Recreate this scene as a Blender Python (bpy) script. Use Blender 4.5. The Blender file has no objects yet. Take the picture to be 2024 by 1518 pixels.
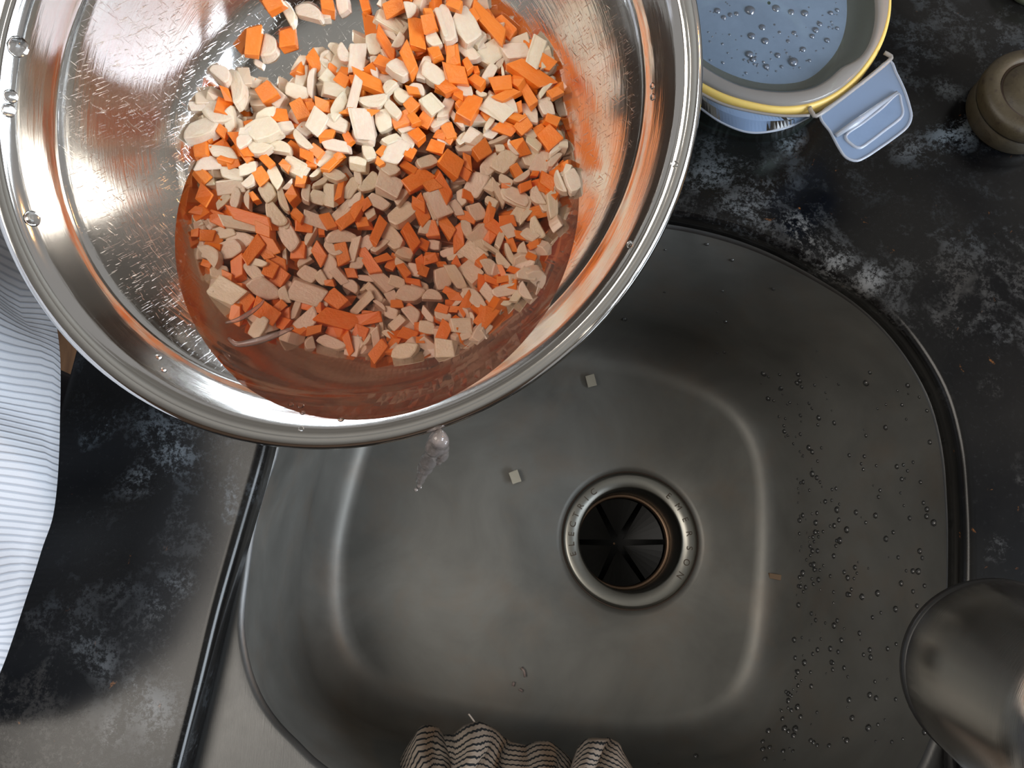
import bpy, bmesh, math, random
from mathutils import Vector, Matrix, noise
from math import pi, sin, cos, radians, sqrt, atan2, hypot
sc = bpy.context.scene
C = sc.collection
random.seed(7)

# ------------------------------------------------------------------ camera, world, lights, exposure
F, PX, PY = 1500.0, 1012.0, 759.0            # focal length in px of the 2024 x 1518 frame
CAMZ = 1.36
def camray(x, y): return Vector(((x - PX) / F, (PY - y) / F, -1.0))
G = (-camray(1030, 1120)).normalized()        # gravity's up, in camera axes (the phone is pitched 13 degrees)
EX = Vector((1, 0, 0)); EX = (EX - G * EX.dot(G)).normalized()
EY = G.cross(EX)
def c2w(v): return Vector((EX.dot(v), EY.dot(v), G.dot(v)))
CAM = Vector((0, 0, CAMZ))
cd = bpy.data.cameras.new('camera'); cam = bpy.data.objects.new('camera', cd); C.objects.link(cam)
cd.sensor_width = 36; cd.lens = F / 2024 * 36; cd.clip_start = 0.01
cam.matrix_world = Matrix.Translation(CAM) @ Matrix((EX, EY, G)).to_4x4()
sc.camera = cam

w = bpy.data.worlds.new('room_light'); sc.world = w; w.use_nodes = True
w.node_tree.nodes['Background'].inputs[0].default_value = (0.86, 0.84, 0.82, 1)
w.node_tree.nodes['Background'].inputs[1].default_value = 0.38

def area(name, loc, target, sx, sy, power, col):
    l = bpy.data.lights.new(name, 'AREA'); l.shape = 'RECTANGLE'; l.size = sx; l.size_y = sy; l.energy = power; l.color = col
    o = bpy.data.objects.new(name, l); C.objects.link(o); o.location = loc
    o.rotation_euler = (Vector(target) - Vector(loc)).to_track_quat('-Z', 'Y').to_euler()
    return o
area('window_daylight', (1.30, -0.50, 1.62), (-0.05, 0.05, 0.95), 0.9, 0.85, 38, (0.80, 0.90, 1.0))
area('ceiling_lamp', (-0.78, -0.05, 2.30), (-.1, .2, 1.0), 0.85, 0.85, 16.0, (1.0, 0.93, 0.84))
area('added_warm_light', (1.15, 0.30, 1.50), (.3, -.1, 1.1), 0.10, 0.10, 1.6, (1.0, 0.52, 0.18))  # unseen small warm light, added for orange streaks on tap and rim

sc.view_settings.view_transform = 'Standard'; sc.view_settings.look = 'None'
sc.view_settings.gamma = 1; sc.view_settings.use_curve_mapping = False
sc.view_settings.exposure = 0.0
sc.cycles.use_denoising = True
sc.cycles.max_bounces = 10; sc.cycles.transparent_max_bounces = 12

def P(x, y, z):                               # the point at height z (metres) seen at pixel x, y
    v = c2w(camray(x, y)); t = (z - CAMZ) / v.z
    return CAM + v * t
def PV(x, y, q, n):                           # on the plane through q with normal n
    v = c2w(camray(x, y)); return CAM + v * ((q - CAM).dot(n) / v.dot(n))
def proj(X):
    d = X - CAM; c = Vector((0, 0, 0)) + EX * d.x + EY * d.y + G * d.z
    return PX + F * c.x / -c.z, PY - F * c.y / -c.z

# ------------------------------------------------------------------ materials
def mat(name):
    m = bpy.data.materials.new(name); m.use_nodes = True
    nt = m.node_tree; b = nt.nodes['Principled BSDF']
    return m, nt, b
def N(nt, t, **kw):
    n = nt.nodes.new(t)
    for k, v in kw.items():
        if k == 'ins':
            for a, b in v.items(): n.inputs[a].default_value = b
        else: setattr(n, k, v)
    return n
def L(nt, a, b): nt.links.new(a, b)
def coord(nt, out='Object', scale=(1, 1, 1), rot=(0, 0, 0)):
    tc = N(nt, 'ShaderNodeTexCoord'); mp = N(nt, 'ShaderNodeMapping'); mp.inputs['Scale'].default_value = scale
    mp.inputs['Rotation'].default_value = rot
    L(nt, tc.outputs[out], mp.inputs[0]); return mp.outputs[0]
def noi(nt, co, scale, detail=4, rough=.5, dist=0):
    n = N(nt, 'ShaderNodeTexNoise'); n.inputs['Scale'].default_value = scale; n.inputs['Detail'].default_value = detail
    n.inputs['Roughness'].default_value = rough; n.inputs['Distortion'].default_value = dist
    L(nt, co, n.inputs['Vector']); return n.outputs['Fac']
def ramp(nt, fac, stops):
    r = N(nt, 'ShaderNodeValToRGB'); e = r.color_ramp.elements
    while len(e) < len(stops): e.new(0.5)
    for i, (p, c) in enumerate(stops):
        e[i].position = p; e[i].color = (c[0], c[1], c[2], 1) if isinstance(c, (tuple, list)) else (c, c, c, 1)
    L(nt, fac, r.inputs[0]); return r.outputs[0]
def mth(nt, op, a, b=None, clamp=False):
    n = N(nt, 'ShaderNodeMath', operation=op); n.use_clamp = clamp
    for i, v in enumerate((a, b)):
        if v is None: continue
        if isinstance(v, (int, float)): n.inputs[i].default_value = v
        else: L(nt, v, n.inputs[i])
    return n.outputs[0]
def mixc(nt, f, a, b, bt='MIX'):
    n = N(nt, 'ShaderNodeMix', data_type='RGBA', blend_type=bt)
    for i, v in ((0, f), (6, a), (7, b)):
        if isinstance(v, (int, float)): n.inputs[i].default_value = v
        elif isinstance(v, tuple): n.inputs[i].default_value = (*v[:3], 1)
        else: L(nt, v, n.inputs[i])
    return n.outputs[2]
def bump(nt, b, h, strength, dist=0.001):
    n = N(nt, 'ShaderNodeBump'); n.inputs['Strength'].default_value = strength; n.inputs['Distance'].default_value = dist
    L(nt, h, n.inputs['Height']); L(nt, n.outputs[0], b.inputs['Normal']); return n
def simple(name, col, rough=.5, metal=0, **kw):
    m, nt, b = mat(name); b.inputs['Base Color'].default_value = (*col, 1); b.inputs['Roughness'].default_value = rough
    b.inputs['Metallic'].default_value = metal
    for k, v in kw.items(): b.inputs[k.replace('_', ' ')].default_value = v
    return m

# granite: black, with grey cloudy veins, blue-grey and rust flecks, polished
def granite():
    m, nt, b = mat('black_granite')
    co = coord(nt)
    wp = N(nt, 'ShaderNodeTexNoise'); wp.inputs['Scale'].default_value = 14; wp.inputs['Detail'].default_value = 6
    L(nt, co, wp.inputs['Vector'])
    va = N(nt, 'ShaderNodeVectorMath', operation='SCALE'); va.inputs['Scale'].default_value = .06; L(nt, wp.outputs['Color'], va.inputs[0])
    vb = N(nt, 'ShaderNodeVectorMath', operation='ADD'); L(nt, co, vb.inputs[0]); L(nt, va.outputs[0], vb.inputs[1]); cw = vb.outputs[0]
    big = noi(nt, cw, 9, 6, .6)
    ridge = mth(nt, 'ABSOLUTE', mth(nt, 'SUBTRACT', big, .5))
    vein = ramp(nt, ridge, [(0, 1), (.018, .75), (.05, .0), (1, 0)])
    fine = noi(nt, co, 330, 8, .8)
    mid = noi(nt, cw, 60, 6, .7)
    cloud = ramp(nt, noi(nt, cw, 17, 5, .65), [(.0, 0), (.56, 0), (.66, 1), (1, 1)])
    # named patches that the slab has
    acc = None
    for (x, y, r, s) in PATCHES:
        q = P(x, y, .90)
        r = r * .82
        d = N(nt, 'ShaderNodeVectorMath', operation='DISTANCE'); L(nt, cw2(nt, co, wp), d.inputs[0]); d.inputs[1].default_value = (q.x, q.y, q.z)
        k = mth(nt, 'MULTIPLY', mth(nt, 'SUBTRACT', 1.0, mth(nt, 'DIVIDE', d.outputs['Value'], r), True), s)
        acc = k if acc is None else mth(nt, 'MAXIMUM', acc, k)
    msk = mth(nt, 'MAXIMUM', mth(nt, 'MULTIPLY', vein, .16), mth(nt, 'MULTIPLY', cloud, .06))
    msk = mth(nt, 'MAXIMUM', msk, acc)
    br = mth(nt, 'ADD', mth(nt, 'MULTIPLY', fine, .65), mth(nt, 'MULTIPLY', mid, .55))
    br = ramp(nt, br, [(.57, 0), (.61, .3), (.65, 1), (1, 1)])
    msk = mth(nt, 'MULTIPLY', msk, br, True)
    base = mixc(nt, ramp(nt, noi(nt, co, 11, 3), [(.38, 0), (.62, 1)]), (.0018, .0019, .0024), (.009, .0085, .008))
    base = mixc(nt, ramp(nt, fine, [(.55, 0), (.75, 1)]), base, (.018, .018, .019))
    lightc = mixc(nt, ramp(nt, noi(nt, co, 6, 2), [(.4, 0), (.6, 1)]), (.17, .20, .23), (.22, .20, .18))
    col = mixc(nt, msk, base, lightc)
    rust = mth(nt, 'MULTIPLY', ramp(nt, noi(nt, cw, 95, 3, .6), [(.70, 0), (.74, 1)]), ramp(nt, fine, [(.45, 0), (.6, 1)]))
    col = mixc(nt, mth(nt, 'MULTIPLY', rust, .7), col, (.32, .12, .03))
    L(nt, col, b.inputs['Base Color'])
    b.inputs['Roughness'].default_value = .19; b.inputs['Specular IOR Level'].default_value = .3
    bump(nt, b, fine, .05, .0004)
    return m
def cw2(nt, co, wp):
    va = N(nt, 'ShaderNodeVectorMath', operation='SCALE'); va.inputs['Scale'].default_value = .05; L(nt, wp.outputs['Color'], va.inputs[0])
    vs = N(nt, 'ShaderNodeVectorMath', operation='SUBTRACT'); L(nt, va.outputs[0], vs.inputs[0]); vs.inputs[1].default_value = (.025, .025, .025)
    vb = N(nt, 'ShaderNodeVectorMath', operation='ADD'); L(nt, co, vb.inputs[0]); L(nt, vs.outputs[0], vb.inputs[1]); return vb.outputs[0]
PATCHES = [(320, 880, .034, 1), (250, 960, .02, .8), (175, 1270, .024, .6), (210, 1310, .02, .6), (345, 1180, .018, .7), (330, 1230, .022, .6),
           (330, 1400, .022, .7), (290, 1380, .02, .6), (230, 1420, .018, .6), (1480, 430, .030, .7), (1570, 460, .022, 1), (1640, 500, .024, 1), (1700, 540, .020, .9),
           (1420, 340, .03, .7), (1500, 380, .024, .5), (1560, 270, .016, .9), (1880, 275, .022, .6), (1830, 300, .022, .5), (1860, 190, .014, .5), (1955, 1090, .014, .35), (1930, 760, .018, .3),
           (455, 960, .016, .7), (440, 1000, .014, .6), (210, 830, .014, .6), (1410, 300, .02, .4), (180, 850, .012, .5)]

def steel(name, base=(.46, .455, .44), r0=.25, r1=.42, blotch=.12, brush=(1, 60, 1), bs=.06, sc_=60, stain=None):
    m, nt, b = mat(name); co = coord(nt)
    cb = coord(nt, scale=brush)
    n1 = noi(nt, co, 11, 5, .6, .5); n2 = noi(nt, co, 75, 4, .7)
    g = noi(nt, cb, sc_, 3, .6)
    col = mixc(nt, ramp(nt, n1, [(.3, 0), (.7, 1)]), tuple(c * (1 - blotch) for c in base), tuple(min(1, c * (1 + blotch)) for c in base))
    if stain: col = mixc(nt, mth(nt, 'MULTIPLY', ramp(nt, noi(nt, co, 22, 5, .65, .4), [(.5, 0), (.75, 1)]), stain[1]), col, stain[0])
    L(nt, col, b.inputs['Base Color']); b.inputs['Metallic'].default_value = 1
    r = mth(nt, 'ADD', mth(nt, 'MULTIPLY', n1, (r1 - r0) * 1.2), mth(nt, 'ADD', mth(nt, 'MULTIPLY', n2, (r1 - r0) * .6), r0 - (r1 - r0) * .4), True)
    L(nt, r, b.inputs['Roughness'])
    bump(nt, b, mth(nt, 'ADD', g, mth(nt, 'MULTIPLY', n2, .3)), bs, .0006)
    return m

def bowl_steel():
    m, nt, b = mat('polished_bowl_steel'); b.inputs['Metallic'].default_value = 1
    co = coord(nt)
    # circular brushing: angle & radius
    sep = N(nt, 'ShaderNodeSeparateXYZ'); L(nt, co, sep.inputs[0])
    rad = mth(nt, 'SQRT', mth(nt, 'ADD', mth(nt, 'MULTIPLY', sep.outputs[0], sep.outputs[0]), mth(nt, 'MULTIPLY', sep.outputs[1], sep.outputs[1])))
    ang = mth(nt, 'ARCTAN2', sep.outputs[1], sep.outputs[0])
    cmb = N(nt, 'ShaderNodeCombineXYZ'); L(nt, mth(nt, 'MULTIPLY', rad, 900), cmb.inputs[0]); L(nt, mth(nt, 'MULTIPLY', ang, 5), cmb.inputs[1])
    L(nt, mth(nt, 'MULTIPLY', sep.outputs[2], 500), cmb.inputs[2])
    ring = noi(nt, cmb.outputs[0], 1.0, 3, .6)
    # hair scratches in two directions
    s1 = noi(nt, coord(nt, scale=(1, 12, 1), rot=(0, 0, .9)), 190, 2, .5, .6)
    s2 = noi(nt, coord(nt, scale=(10, 1, 1), rot=(0, 0, .35)), 170, 2, .5, .6)
    scr = mth(nt, 'MAXIMUM', ramp(nt, s1, [(.64, 0), (.72, 1)]), ramp(nt, s2, [(.66, 0), (.74, 1)]))
    inner = ramp(nt, rad, [(.0, 1), (.085, 1), (.12, .25), (.125, 0)])
    scr = mth(nt, 'MULTIPLY', scr, inner)
    col = mixc(nt, noi(nt, co, 30, 4, .6), (.66, .645, .625), (.75, .735, .715))
    L(nt, col, b.inputs['Base Color'])
    L(nt, mth(nt, 'ADD', mth(nt, 'MULTIPLY', noi(nt, co, 28, 4, .6), .10), mth(nt, 'ADD', .04, mth(nt, 'MULTIPLY', scr, .20))), b.inputs['Roughness'])
    h = mth(nt, 'ADD', mth(nt, 'MULTIPLY', ring, .35), mth(nt, 'MULTIPLY', scr, 1.2))
    bump(nt, b, h, .15, .0005)
    return m

def veg(name, c1, c2, c3, sss, lines=False, rough=.35):
    m, nt, b = mat(name)
    oi = N(nt, 'ShaderNodeObjectInfo'); co = coord(nt)
    off = N(nt, 'ShaderNodeVectorMath', operation='ADD'); L(nt, co, off.inputs[0])
    cc = N(nt, 'ShaderNodeCombineXYZ'); L(nt, mth(nt, 'MULTIPLY', oi.outputs['Random'], 37), cc.inputs[0]); L(nt, cc.outputs[0], off.inputs[1])
    col = mixc(nt, ramp(nt, oi.outputs['Random'], [(0, 0), (1, 1)]), c1, c2)
    n = noi(nt, off.outputs[0], 3.0, 4, .65)
    col = mixc(nt, ramp(nt, n, [(.45, 0), (.75, .7)]), col, c3)
    if lines:
        wv = N(nt, 'ShaderNodeTexWave', wave_type='RINGS'); wv.inputs['Scale'].default_value = .9; wv.inputs['Distortion'].default_value = 2.5
        wv.inputs['Detail'].default_value = 2
        L(nt, off.outputs[0], wv.inputs['Vector'])
        col = mixc(nt, mth(nt, 'MULTIPLY', ramp(nt, wv.outputs['Fac'], [(0, 1), (.1, 0)]), .35), col, (.52, .40, .22))
    L(nt, col, b.inputs['Base Color'])
    b.inputs['Roughness'].default_value = rough
    b.inputs['Subsurface Weight'].default_value = sss; b.inputs['Subsurface Radius'].default_value = (.004, .002, .001)
    b.inputs['Subsurface Scale'].default_value = 1.0
    b.inputs['Coat Weight'].default_value = .25; b.inputs['Coat Roughness'].default_value = .2
    bump(nt, b, noi(nt, co, 9, 3, .6), .15, .08)
    return m

def water_mat():
    m = bpy.data.materials.new('cloudy_rinse_water'); m.use_nodes = True; nt = m.node_tree; nt.nodes.clear()
    out = N(nt, 'ShaderNodeOutputMaterial'); tr = N(nt, 'ShaderNodeBsdfTransparent'); gl = N(nt, 'ShaderNodeBsdfGlossy')
    tr.inputs[0].default_value = (.97, .94, .92, 1); gl.inputs['Roughness'].default_value = .03
    fr = N(nt, 'ShaderNodeFresnel'); fr.inputs[0].default_value = 1.33
    mx = N(nt, 'ShaderNodeMixShader'); L(nt, fr.outputs[0], mx.inputs[0]); L(nt, tr.outputs[0], mx.inputs[1]); L(nt, gl.outputs[0], mx.inputs[2])
    bp = N(nt, 'ShaderNodeBump'); bp.inputs['Strength'].default_value = .06; bp.inputs['Distance'].default_value = .002
    L(nt, noi(nt, coord(nt), 26, 2), bp.inputs['Height']); L(nt, bp.outputs[0], gl.inputs['Normal']); L(nt, bp.outputs[0], fr.inputs['Normal'])
    L(nt, mx.outputs[0], out.inputs[0])
    vs = N(nt, 'ShaderNodeVolumeScatter'); vs.inputs['Color'].default_value = (.98, .85, .78, 1); vs.inputs['Density'].default_value = 8; vs.inputs['Anisotropy'].default_value = .3
    va = N(nt, 'ShaderNodeVolumeAbsorption'); va.inputs['Color'].default_value = (1.0, .46, .24, 1); va.inputs['Density'].default_value = 10  # copper reflection of carrots in the bowl wall, put into the water's tint
    ad = N(nt, 'ShaderNodeAddShader'); L(nt, vs.outputs[0], ad.inputs[0]); L(nt, va.outputs[0], ad.inputs[1]); L(nt, ad.outputs[0], out.inputs[1])
    return m
def clear_mat(name, tint=(.96, .96, .97), rough=.02, ior=1.33, body=0.0, bodycol=(1, 1, 1), bnoise=False):
    m = bpy.data.materials.new(name); m.use_nodes = True; nt = m.node_tree; nt.nodes.clear()
    out = N(nt, 'ShaderNodeOutputMaterial'); tr = N(nt, 'ShaderNodeBsdfTransparent'); gl = N(nt, 'ShaderNodeBsdfGlossy')
    tr.inputs[0].default_value = (*tint, 1); gl.inputs['Roughness'].default_value = rough
    fr = N(nt, 'ShaderNodeFresnel'); fr.inputs[0].default_value = ior
    df = N(nt, 'ShaderNodeBsdfDiffuse'); df.inputs[0].default_value = (*bodycol, 1)
    tl = N(nt, 'ShaderNodeBsdfTranslucent'); tl.inputs[0].default_value = (*bodycol, 1)
    dm = N(nt, 'ShaderNodeMixShader'); dm.inputs[0].default_value = .4; L(nt, df.outputs[0], dm.inputs[1]); L(nt, tl.outputs[0], dm.inputs[2])
    m1 = N(nt, 'ShaderNodeMixShader'); m1.inputs[0].default_value = body; L(nt, tr.outputs[0], m1.inputs[1]); L(nt, dm.outputs[0], m1.inputs[2])
    if bnoise:
        L(nt, mth(nt, 'ADD', body - .15, mth(nt, 'MULTIPLY', noi(nt, coord(nt), 45, 5, .65), .3), True), m1.inputs[0])
    mx = N(nt, 'ShaderNodeMixShader'); L(nt, fr.outputs[0], mx.inputs[0]); L(nt, m1.outputs[0], mx.inputs[1]); L(nt, gl.outputs[0], mx.inputs[2])
    L(nt, mx.outputs[0], out.inputs[0]); return m

M = {}
M['granite'] = granite()
M['sink'] = steel('sink_steel', (.165, .163, .151), .42, .58, .24, (1, 1, 1), .05, 90, ((.20, .15, .11), .35))
M['sink'].node_tree.nodes['Principled BSDF'].inputs['Metallic'].default_value = .62
M['deck'] = steel('brushed_deck_steel', (.10, .10, .099), .34, .48, .08, (50, 1, 1), .12, 60)
M['flange'] = steel('flange_steel', (.27, .265, .24), .30, .42, .08, (1, 1, 1), .03)
M['bowl'] = bowl_steel()
M['faucet'] = steel('faucet_steel', (.70, .67, .63), .15, .22, .06, (1, 1, 40), .05)
M['rubber'] = simple('black_rubber', (.008, .008, .008), .45)
M['pit'] = simple('dark_disposer', (.006, .006, .006), .6)
M['collar'] = simple('stained_collar_steel', (.20, .13, .085), .4, .8)
M['grime'] = simple('brown_grime', (.035, .02, .012), .7)
M['engrave'] = simple('engraved_letter', (.07, .05, .035), .7)
M['carrot'] = veg('carrot_flesh', (.92, .20, .012), (.90, .26, .03), (.95, .30, .06), .25, False, .42)
M['white'] = veg('pale_vegetable_flesh', (.80, .68, .50), (.80, .62, .50), (.86, .77, .62), .25, True, .38)
M['water'] = water_mat()
M['drop'] = simple('clear_water_drop', (1, 1, 1), .0, 0, Transmission_Weight=1.0, IOR=1.33)
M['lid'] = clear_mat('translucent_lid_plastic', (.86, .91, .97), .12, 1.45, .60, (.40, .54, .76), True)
M['lidrim'] = clear_mat('translucent_rim_plastic', (.95, .93, .90), .15, 1.45, .55, (.66, .62, .60))
M['clip'] = clear_mat('translucent_clip_plastic', (.85, .92, .98), .15, 1.45, .66, (.42, .56, .80))
M['clipedge'] = clear_mat('clip_edge_plastic', (.9, .94, .98), .15, 1.45, .8, (.66, .72, .84))
M['gasket'] = simple('yellow_silicone', (.86, .56, .16), .45, 0, Subsurface_Weight=.2)
M['glass'] = clear_mat('greenish_glass', (.72, .84, .78), .03, 1.5, .12, (.3, .42, .38))
M['frost'] = clear_mat('film_shred', (.95, .9, .9), .2, 1.4, .32, (.75, .58, .52))

# ------------------------------------------------------------------ object helpers
def obj(name, me, m=None, parent=None, label=None, cat=None, group=None, kind=None, smooth=False):
    if isinstance(me, bmesh.types.BMesh):
        d = bpy.data.meshes.new(name); me.to_mesh(d); me.free(); me = d
    o = bpy.data.objects.new(name, me); C.objects.link(o)
    if m and not me.materials: me.materials.append(m)
    if smooth: me.polygons.foreach_set('use_smooth', [True] * len(me.polygons))
    if parent: o.parent = parent
    tag(o, label, cat, group, kind); return o
def tag(o, label=None, cat=None, group=None, kind=None):
    for k, v in (('label', label), ('category', cat), ('group', group), ('kind', kind)):
        if v: o[k] = v
    return o
def empty(name, loc, label, cat, group=None):
    o = bpy.data.objects.new(name, None); o.empty_display_size = .02; C.objects.link(o); o.location = loc
    return tag(o, label, cat, group)
def keep(o, parent):                          # parent while keeping world coordinates
    o.parent = parent; o.matrix_parent_inverse = parent.matrix_basis.inverted(); return o
def me_from(verts, faces, name='mesh'):
    d = bpy.data.meshes.new(name); d.from_pydata([tuple(v) for v in verts], [], faces); d.update(); return d
def loft(rings, closed=True, cap0=False, cap1=False):
    n = len(rings[0]); vs = [v for r in rings for v in r]; fs = []
    for k in range(len(rings) - 1):
        for i in range(n if closed else n - 1):
            j = (i + 1) % n; fs.append((k * n + i, k * n + j, (k + 1) * n + j, (k + 1) * n + i))
    if cap0: fs.append(tuple(range(n))[::-1])
    if cap1: fs.append(tuple((len(rings) - 1) * n + i for i in range(n)))
    return me_from(vs, fs)
def lathe(prof, n=96, sx=1, sy=1, cap=True):
    rings = [[Vector((r * cos(2 * pi * i / n) * sx, r * sin(2 * pi * i / n) * sy, z)) for i in range(n)] for r, z in prof]
    return loft(rings)
def tube(pts, rad, n=12, cap=True):
    rings = []; up = Vector((0, 0, 1)); pr = None
    for i, p in enumerate(pts):
        t = (pts[min(i + 1, len(pts) - 1)] - pts[max(i - 1, 0)]).normalized()
        a = t.cross(up) if pr is None else pr - t * pr.dot(t)
        if a.length < 1e-4: a = t.cross(Vector((1, 0, 0)))
        a.normalize(); pr = a; b = t.cross(a); r = rad[i] if isinstance(rad, (list, tuple)) else rad
        rings.append([p + a * cos(2 * pi * k / n) * r + b * sin(2 * pi * k / n) * r for k in range(n)])
    return loft(rings, True, cap, cap)
def spline(pts, n, closed=True):              # Catmull-Rom through points, resampled evenly
    out = []; m = len(pts)
    for i in range(m if closed else m - 1):
        if closed: a, b, c, d = pts[i - 1], pts[i], pts[(i + 1) % m], pts[(i + 2) % m]
        else: a, b, c, d = pts[max(i - 1, 0)], pts[i], pts[i + 1], pts[min(i + 2, m - 1)]
        for k in range(16):
            t = k / 16
            out.append(.5 * ((2 * b) + (c - a) * t + (2 * a - 5 * b + 4 * c - d) * t * t + (3 * b - a - 3 * c + d) * t ** 3))
    if not closed: out.append(pts[-1].copy())
    L_ = [0]; q = out + ([out[0]] if closed else [])
    for i in range(1, len(q)): L_.append(L_[-1] + (q[i] - q[i - 1]).length)
    res = []; tot = L_[-1]; j = 0
    for k in range(n):
        s = tot * k / (n if closed else n - 1)
        while j < len(L_) - 2 and L_[j + 1] < s: j += 1
        f = (s - L_[j]) / max(1e-9, L_[j + 1] - L_[j]); res.append(q[j].lerp(q[j + 1], min(1, f)))
    return res
def polar(pts, c, n):                         # resample a star-shaped outline by angle about c
    res = []
    for i in range(n):
        a = 2 * pi * i / n; d = Vector((cos(a), sin(a), 0)); best = None
        for k in range(len(pts)):
            p, q = pts[k], pts[(k + 1) % len(pts)]; e = q - p; den = d.x * e.y - d.y * e.x
            if abs(den) < 1e-12: continue
            w_ = p - c; t = (w_.x * e.y - w_.y * e.x) / den; s = (w_.x * d.y - w_.y * d.x) / den
            if t > 0 and -1e-9 <= s <= 1 + 1e-9: best = t if best is None else max(best, t)
        res.append(c + d * (best or .1))
    return res

# ------------------------------------------------------------------ the worktop and the sink
ZC, ZS, ZF = .90, .88, .70                    # worktop, sink rim, sink floor
cut_px = [(523, 900), (480, 1050), (436, 1205), (398, 1360), (360, 1510), (325, 1650), (310, 1760), (330, 1900), (420, 2000), (700, 2060), (1200, 2080), (1650, 2050),
          (1830, 1980), (1885, 1850), (1897, 1700), (1900, 1500), (1903, 1300), (1907, 1100), (1904, 980), (1893, 870), (1862, 765), (1800, 665), (1720, 585), (1620, 520),
          (1520, 470), (1420, 437), (1300, 415), (1150, 400), (1000, 405), (850, 435), (720, 495), (630, 580), (575, 690), (545, 800)]
cc = P(1150, 1200, ZC)
cut = spline([P(x, y, ZC) for x, y in cut_px], 260)
NA = 240
cutr = polar(cut, cc, NA)
fe = [P(150, 700, ZC), P(-10, 1300, ZC)]; fd = (fe[1] - fe[0]).normalized()
outer = [fe[0] - fd * 1.2, fe[0] + fd * 1.3, Vector((1.0, -1.2, ZC)), Vector((1.0, 1.1, ZC))]
outr = polar(outer, cc, NA)
TH = .02
def zset(r, z): return [Vector((v.x, v.y, z)) for v in r]
def inset(r, c, d): return [v + (Vector((c.x - v.x, c.y - v.y, 0))).normalized() * d for v in r]
rings = [zset(outr, ZC - TH), inset(outr, cc, -.004), inset(outr, cc, .0)]
rings[1] = zset(rings[1], ZC - .008)
mid = [a.lerp(b, .5) for a, b in zip(outr, cutr)]
rings += [inset(outr, cc, .006), mid, inset(cutr, cc, -.014), inset(cutr, cc, -.0075), inset(cutr, cc, -.006)] + [zset(inset(cutr, cc, -.006 + .006 * sin(k * pi / 10)), ZC - .006 + .006 * cos(k * pi / 10)) for k in (1, 2, 3, 4)]
rings += [zset(cutr, ZC - .0062), zset(cutr, ZC - TH + .002), zset(inset(cutr, cc, -.002), ZC - TH), zset(outr, ZC - TH)]
top = obj('worktop', loft(rings), M['granite'], label='polished black granite worktop with grey veins around the sink', cat='worktop', smooth=True)

# basin: outline at the rim, at the foot of the wall, and of the flat floor
rim_px = [(547, 895), (517, 985), (500, 1060), (490, 1131), (481, 1200), (481, 1252), (494, 1322), (519, 1384), (553, 1432), (588, 1467), (633, 1510), (720, 1565), (850, 1605),
          (1050, 1632), (1300, 1645), (1550, 1638), (1700, 1610), (1775, 1572), (1818, 1518), (1843, 1463), (1857, 1425), (1866, 1350), (1872, 1250), (1876, 1120), (1873, 1000), (1862, 885), (1835, 785),
          (1780, 690), (1700, 608), (1600, 545), (1500, 496), (1400, 464), (1300, 446), (1150, 434), (1000, 440), (870, 466), (750, 520), (660, 595), (600, 690), (568, 800)]
foot_px = [(648, 900), (620, 1000), (604, 1080), (598, 1170), (602, 1250), (622, 1320), (662, 1376), (730, 1425), (860, 1465), (1050, 1492), (1250, 1505), (1400, 1498), (1490, 1462),
           (1545, 1400), (1572, 1310), (1582, 1200), (1586, 1080), (1583, 960), (1565, 870), (1520, 785), (1440, 715), (1330, 665), (1200, 635), (1080, 622), (960, 630), (840, 665), (740, 730), (680, 815)]
floor_px = [(728, 920), (705, 1010), (690, 1100), (692, 1190), (708, 1260), (745, 1315), (810, 1352), (930, 1380), (1080, 1400), (1230, 1412), (1350, 1405), (1425, 1365),
            (1462, 1290), (1480, 1180), (1488, 1070), (1487, 960), (1470, 880), (1420, 815), (1330, 770), (1220, 740), (1100, 728), (980, 738), (870, 768), (790, 815), (750, 865)]
dc = P(1247, 1066, ZF)
def outline(px, z, n=NA):
    c = Vector((dc.x, dc.y, z)); return polar(spline([P(x, y, z) for x, y in px], 240), c, n)
R_rim = outline(rim_px, ZS); R_foot = outline(foot_px, .735); R_floor = outline(floor_px, ZF)
DR, DI = .0575, .0432
sc_cut = [Vector((p.x, p.y, ZS)) for p in polar([v for v in cut], Vector((dc.x, dc.y, ZC)), NA)]
rings = [zset([v + (v - dc).normalized() * .05 for v in sc_cut], ZS), zset(inset(R_rim, dc, -.008), ZS), zset(inset(R_rim, dc, -.004), ZS), zset(inset(R_rim, dc, -.0015), ZS - .0006), zset(inset(R_rim, dc, 0), ZS - .003), ]
def lerpring(a, b, t): return [x.lerp(y, t) for x, y in zip(a, b)]
wall0 = zset(inset(R_rim, dc, .0005), ZS - .006)
for t in (0, .2, .4, .6, .8, .93): rings.append(lerpring(wall0, R_foot, t))
rings.append(R_foot)
for t in (.12, .26, .42, .6, .8, 1.0):        # swept fillet from wall foot to the flat floor
    h = (1 - t); r = lerpring(R_foot, R_floor, t); z = ZF + (.735 - ZF) * (h ** 2.3)
    rings.append(zset(r, z))
circ = lambda r, z, n=NA: [Vector((dc.x + r * cos(2 * pi * i / n), dc.y + r * sin(2 * pi * i / n), z)) for i in range(n)]
for t in (.25, .5, .75): rings.append(zset(lerpring(R_floor, circ(DR + .006, ZF), t), ZF - .003 * t))
rings += [circ(DR + .006, ZF - .0035), circ(DR + .0015, ZF - .005), circ(DR + .0008, ZF - .0075)]
sink_rings = rings
NDECK = 5
sink_root = empty('kitchen_sink', (dc.x, dc.y, ZF), 'stainless steel sink basin let into the black granite worktop', 'sink')
b_me = loft(rings[NDECK - 1:]); basin = keep(obj('basin', b_me, M['sink'], smooth=True), sink_root)
keep(obj('rim_deck', loft(rings[:NDECK]), M['deck'], smooth=True), sink_root)
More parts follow.
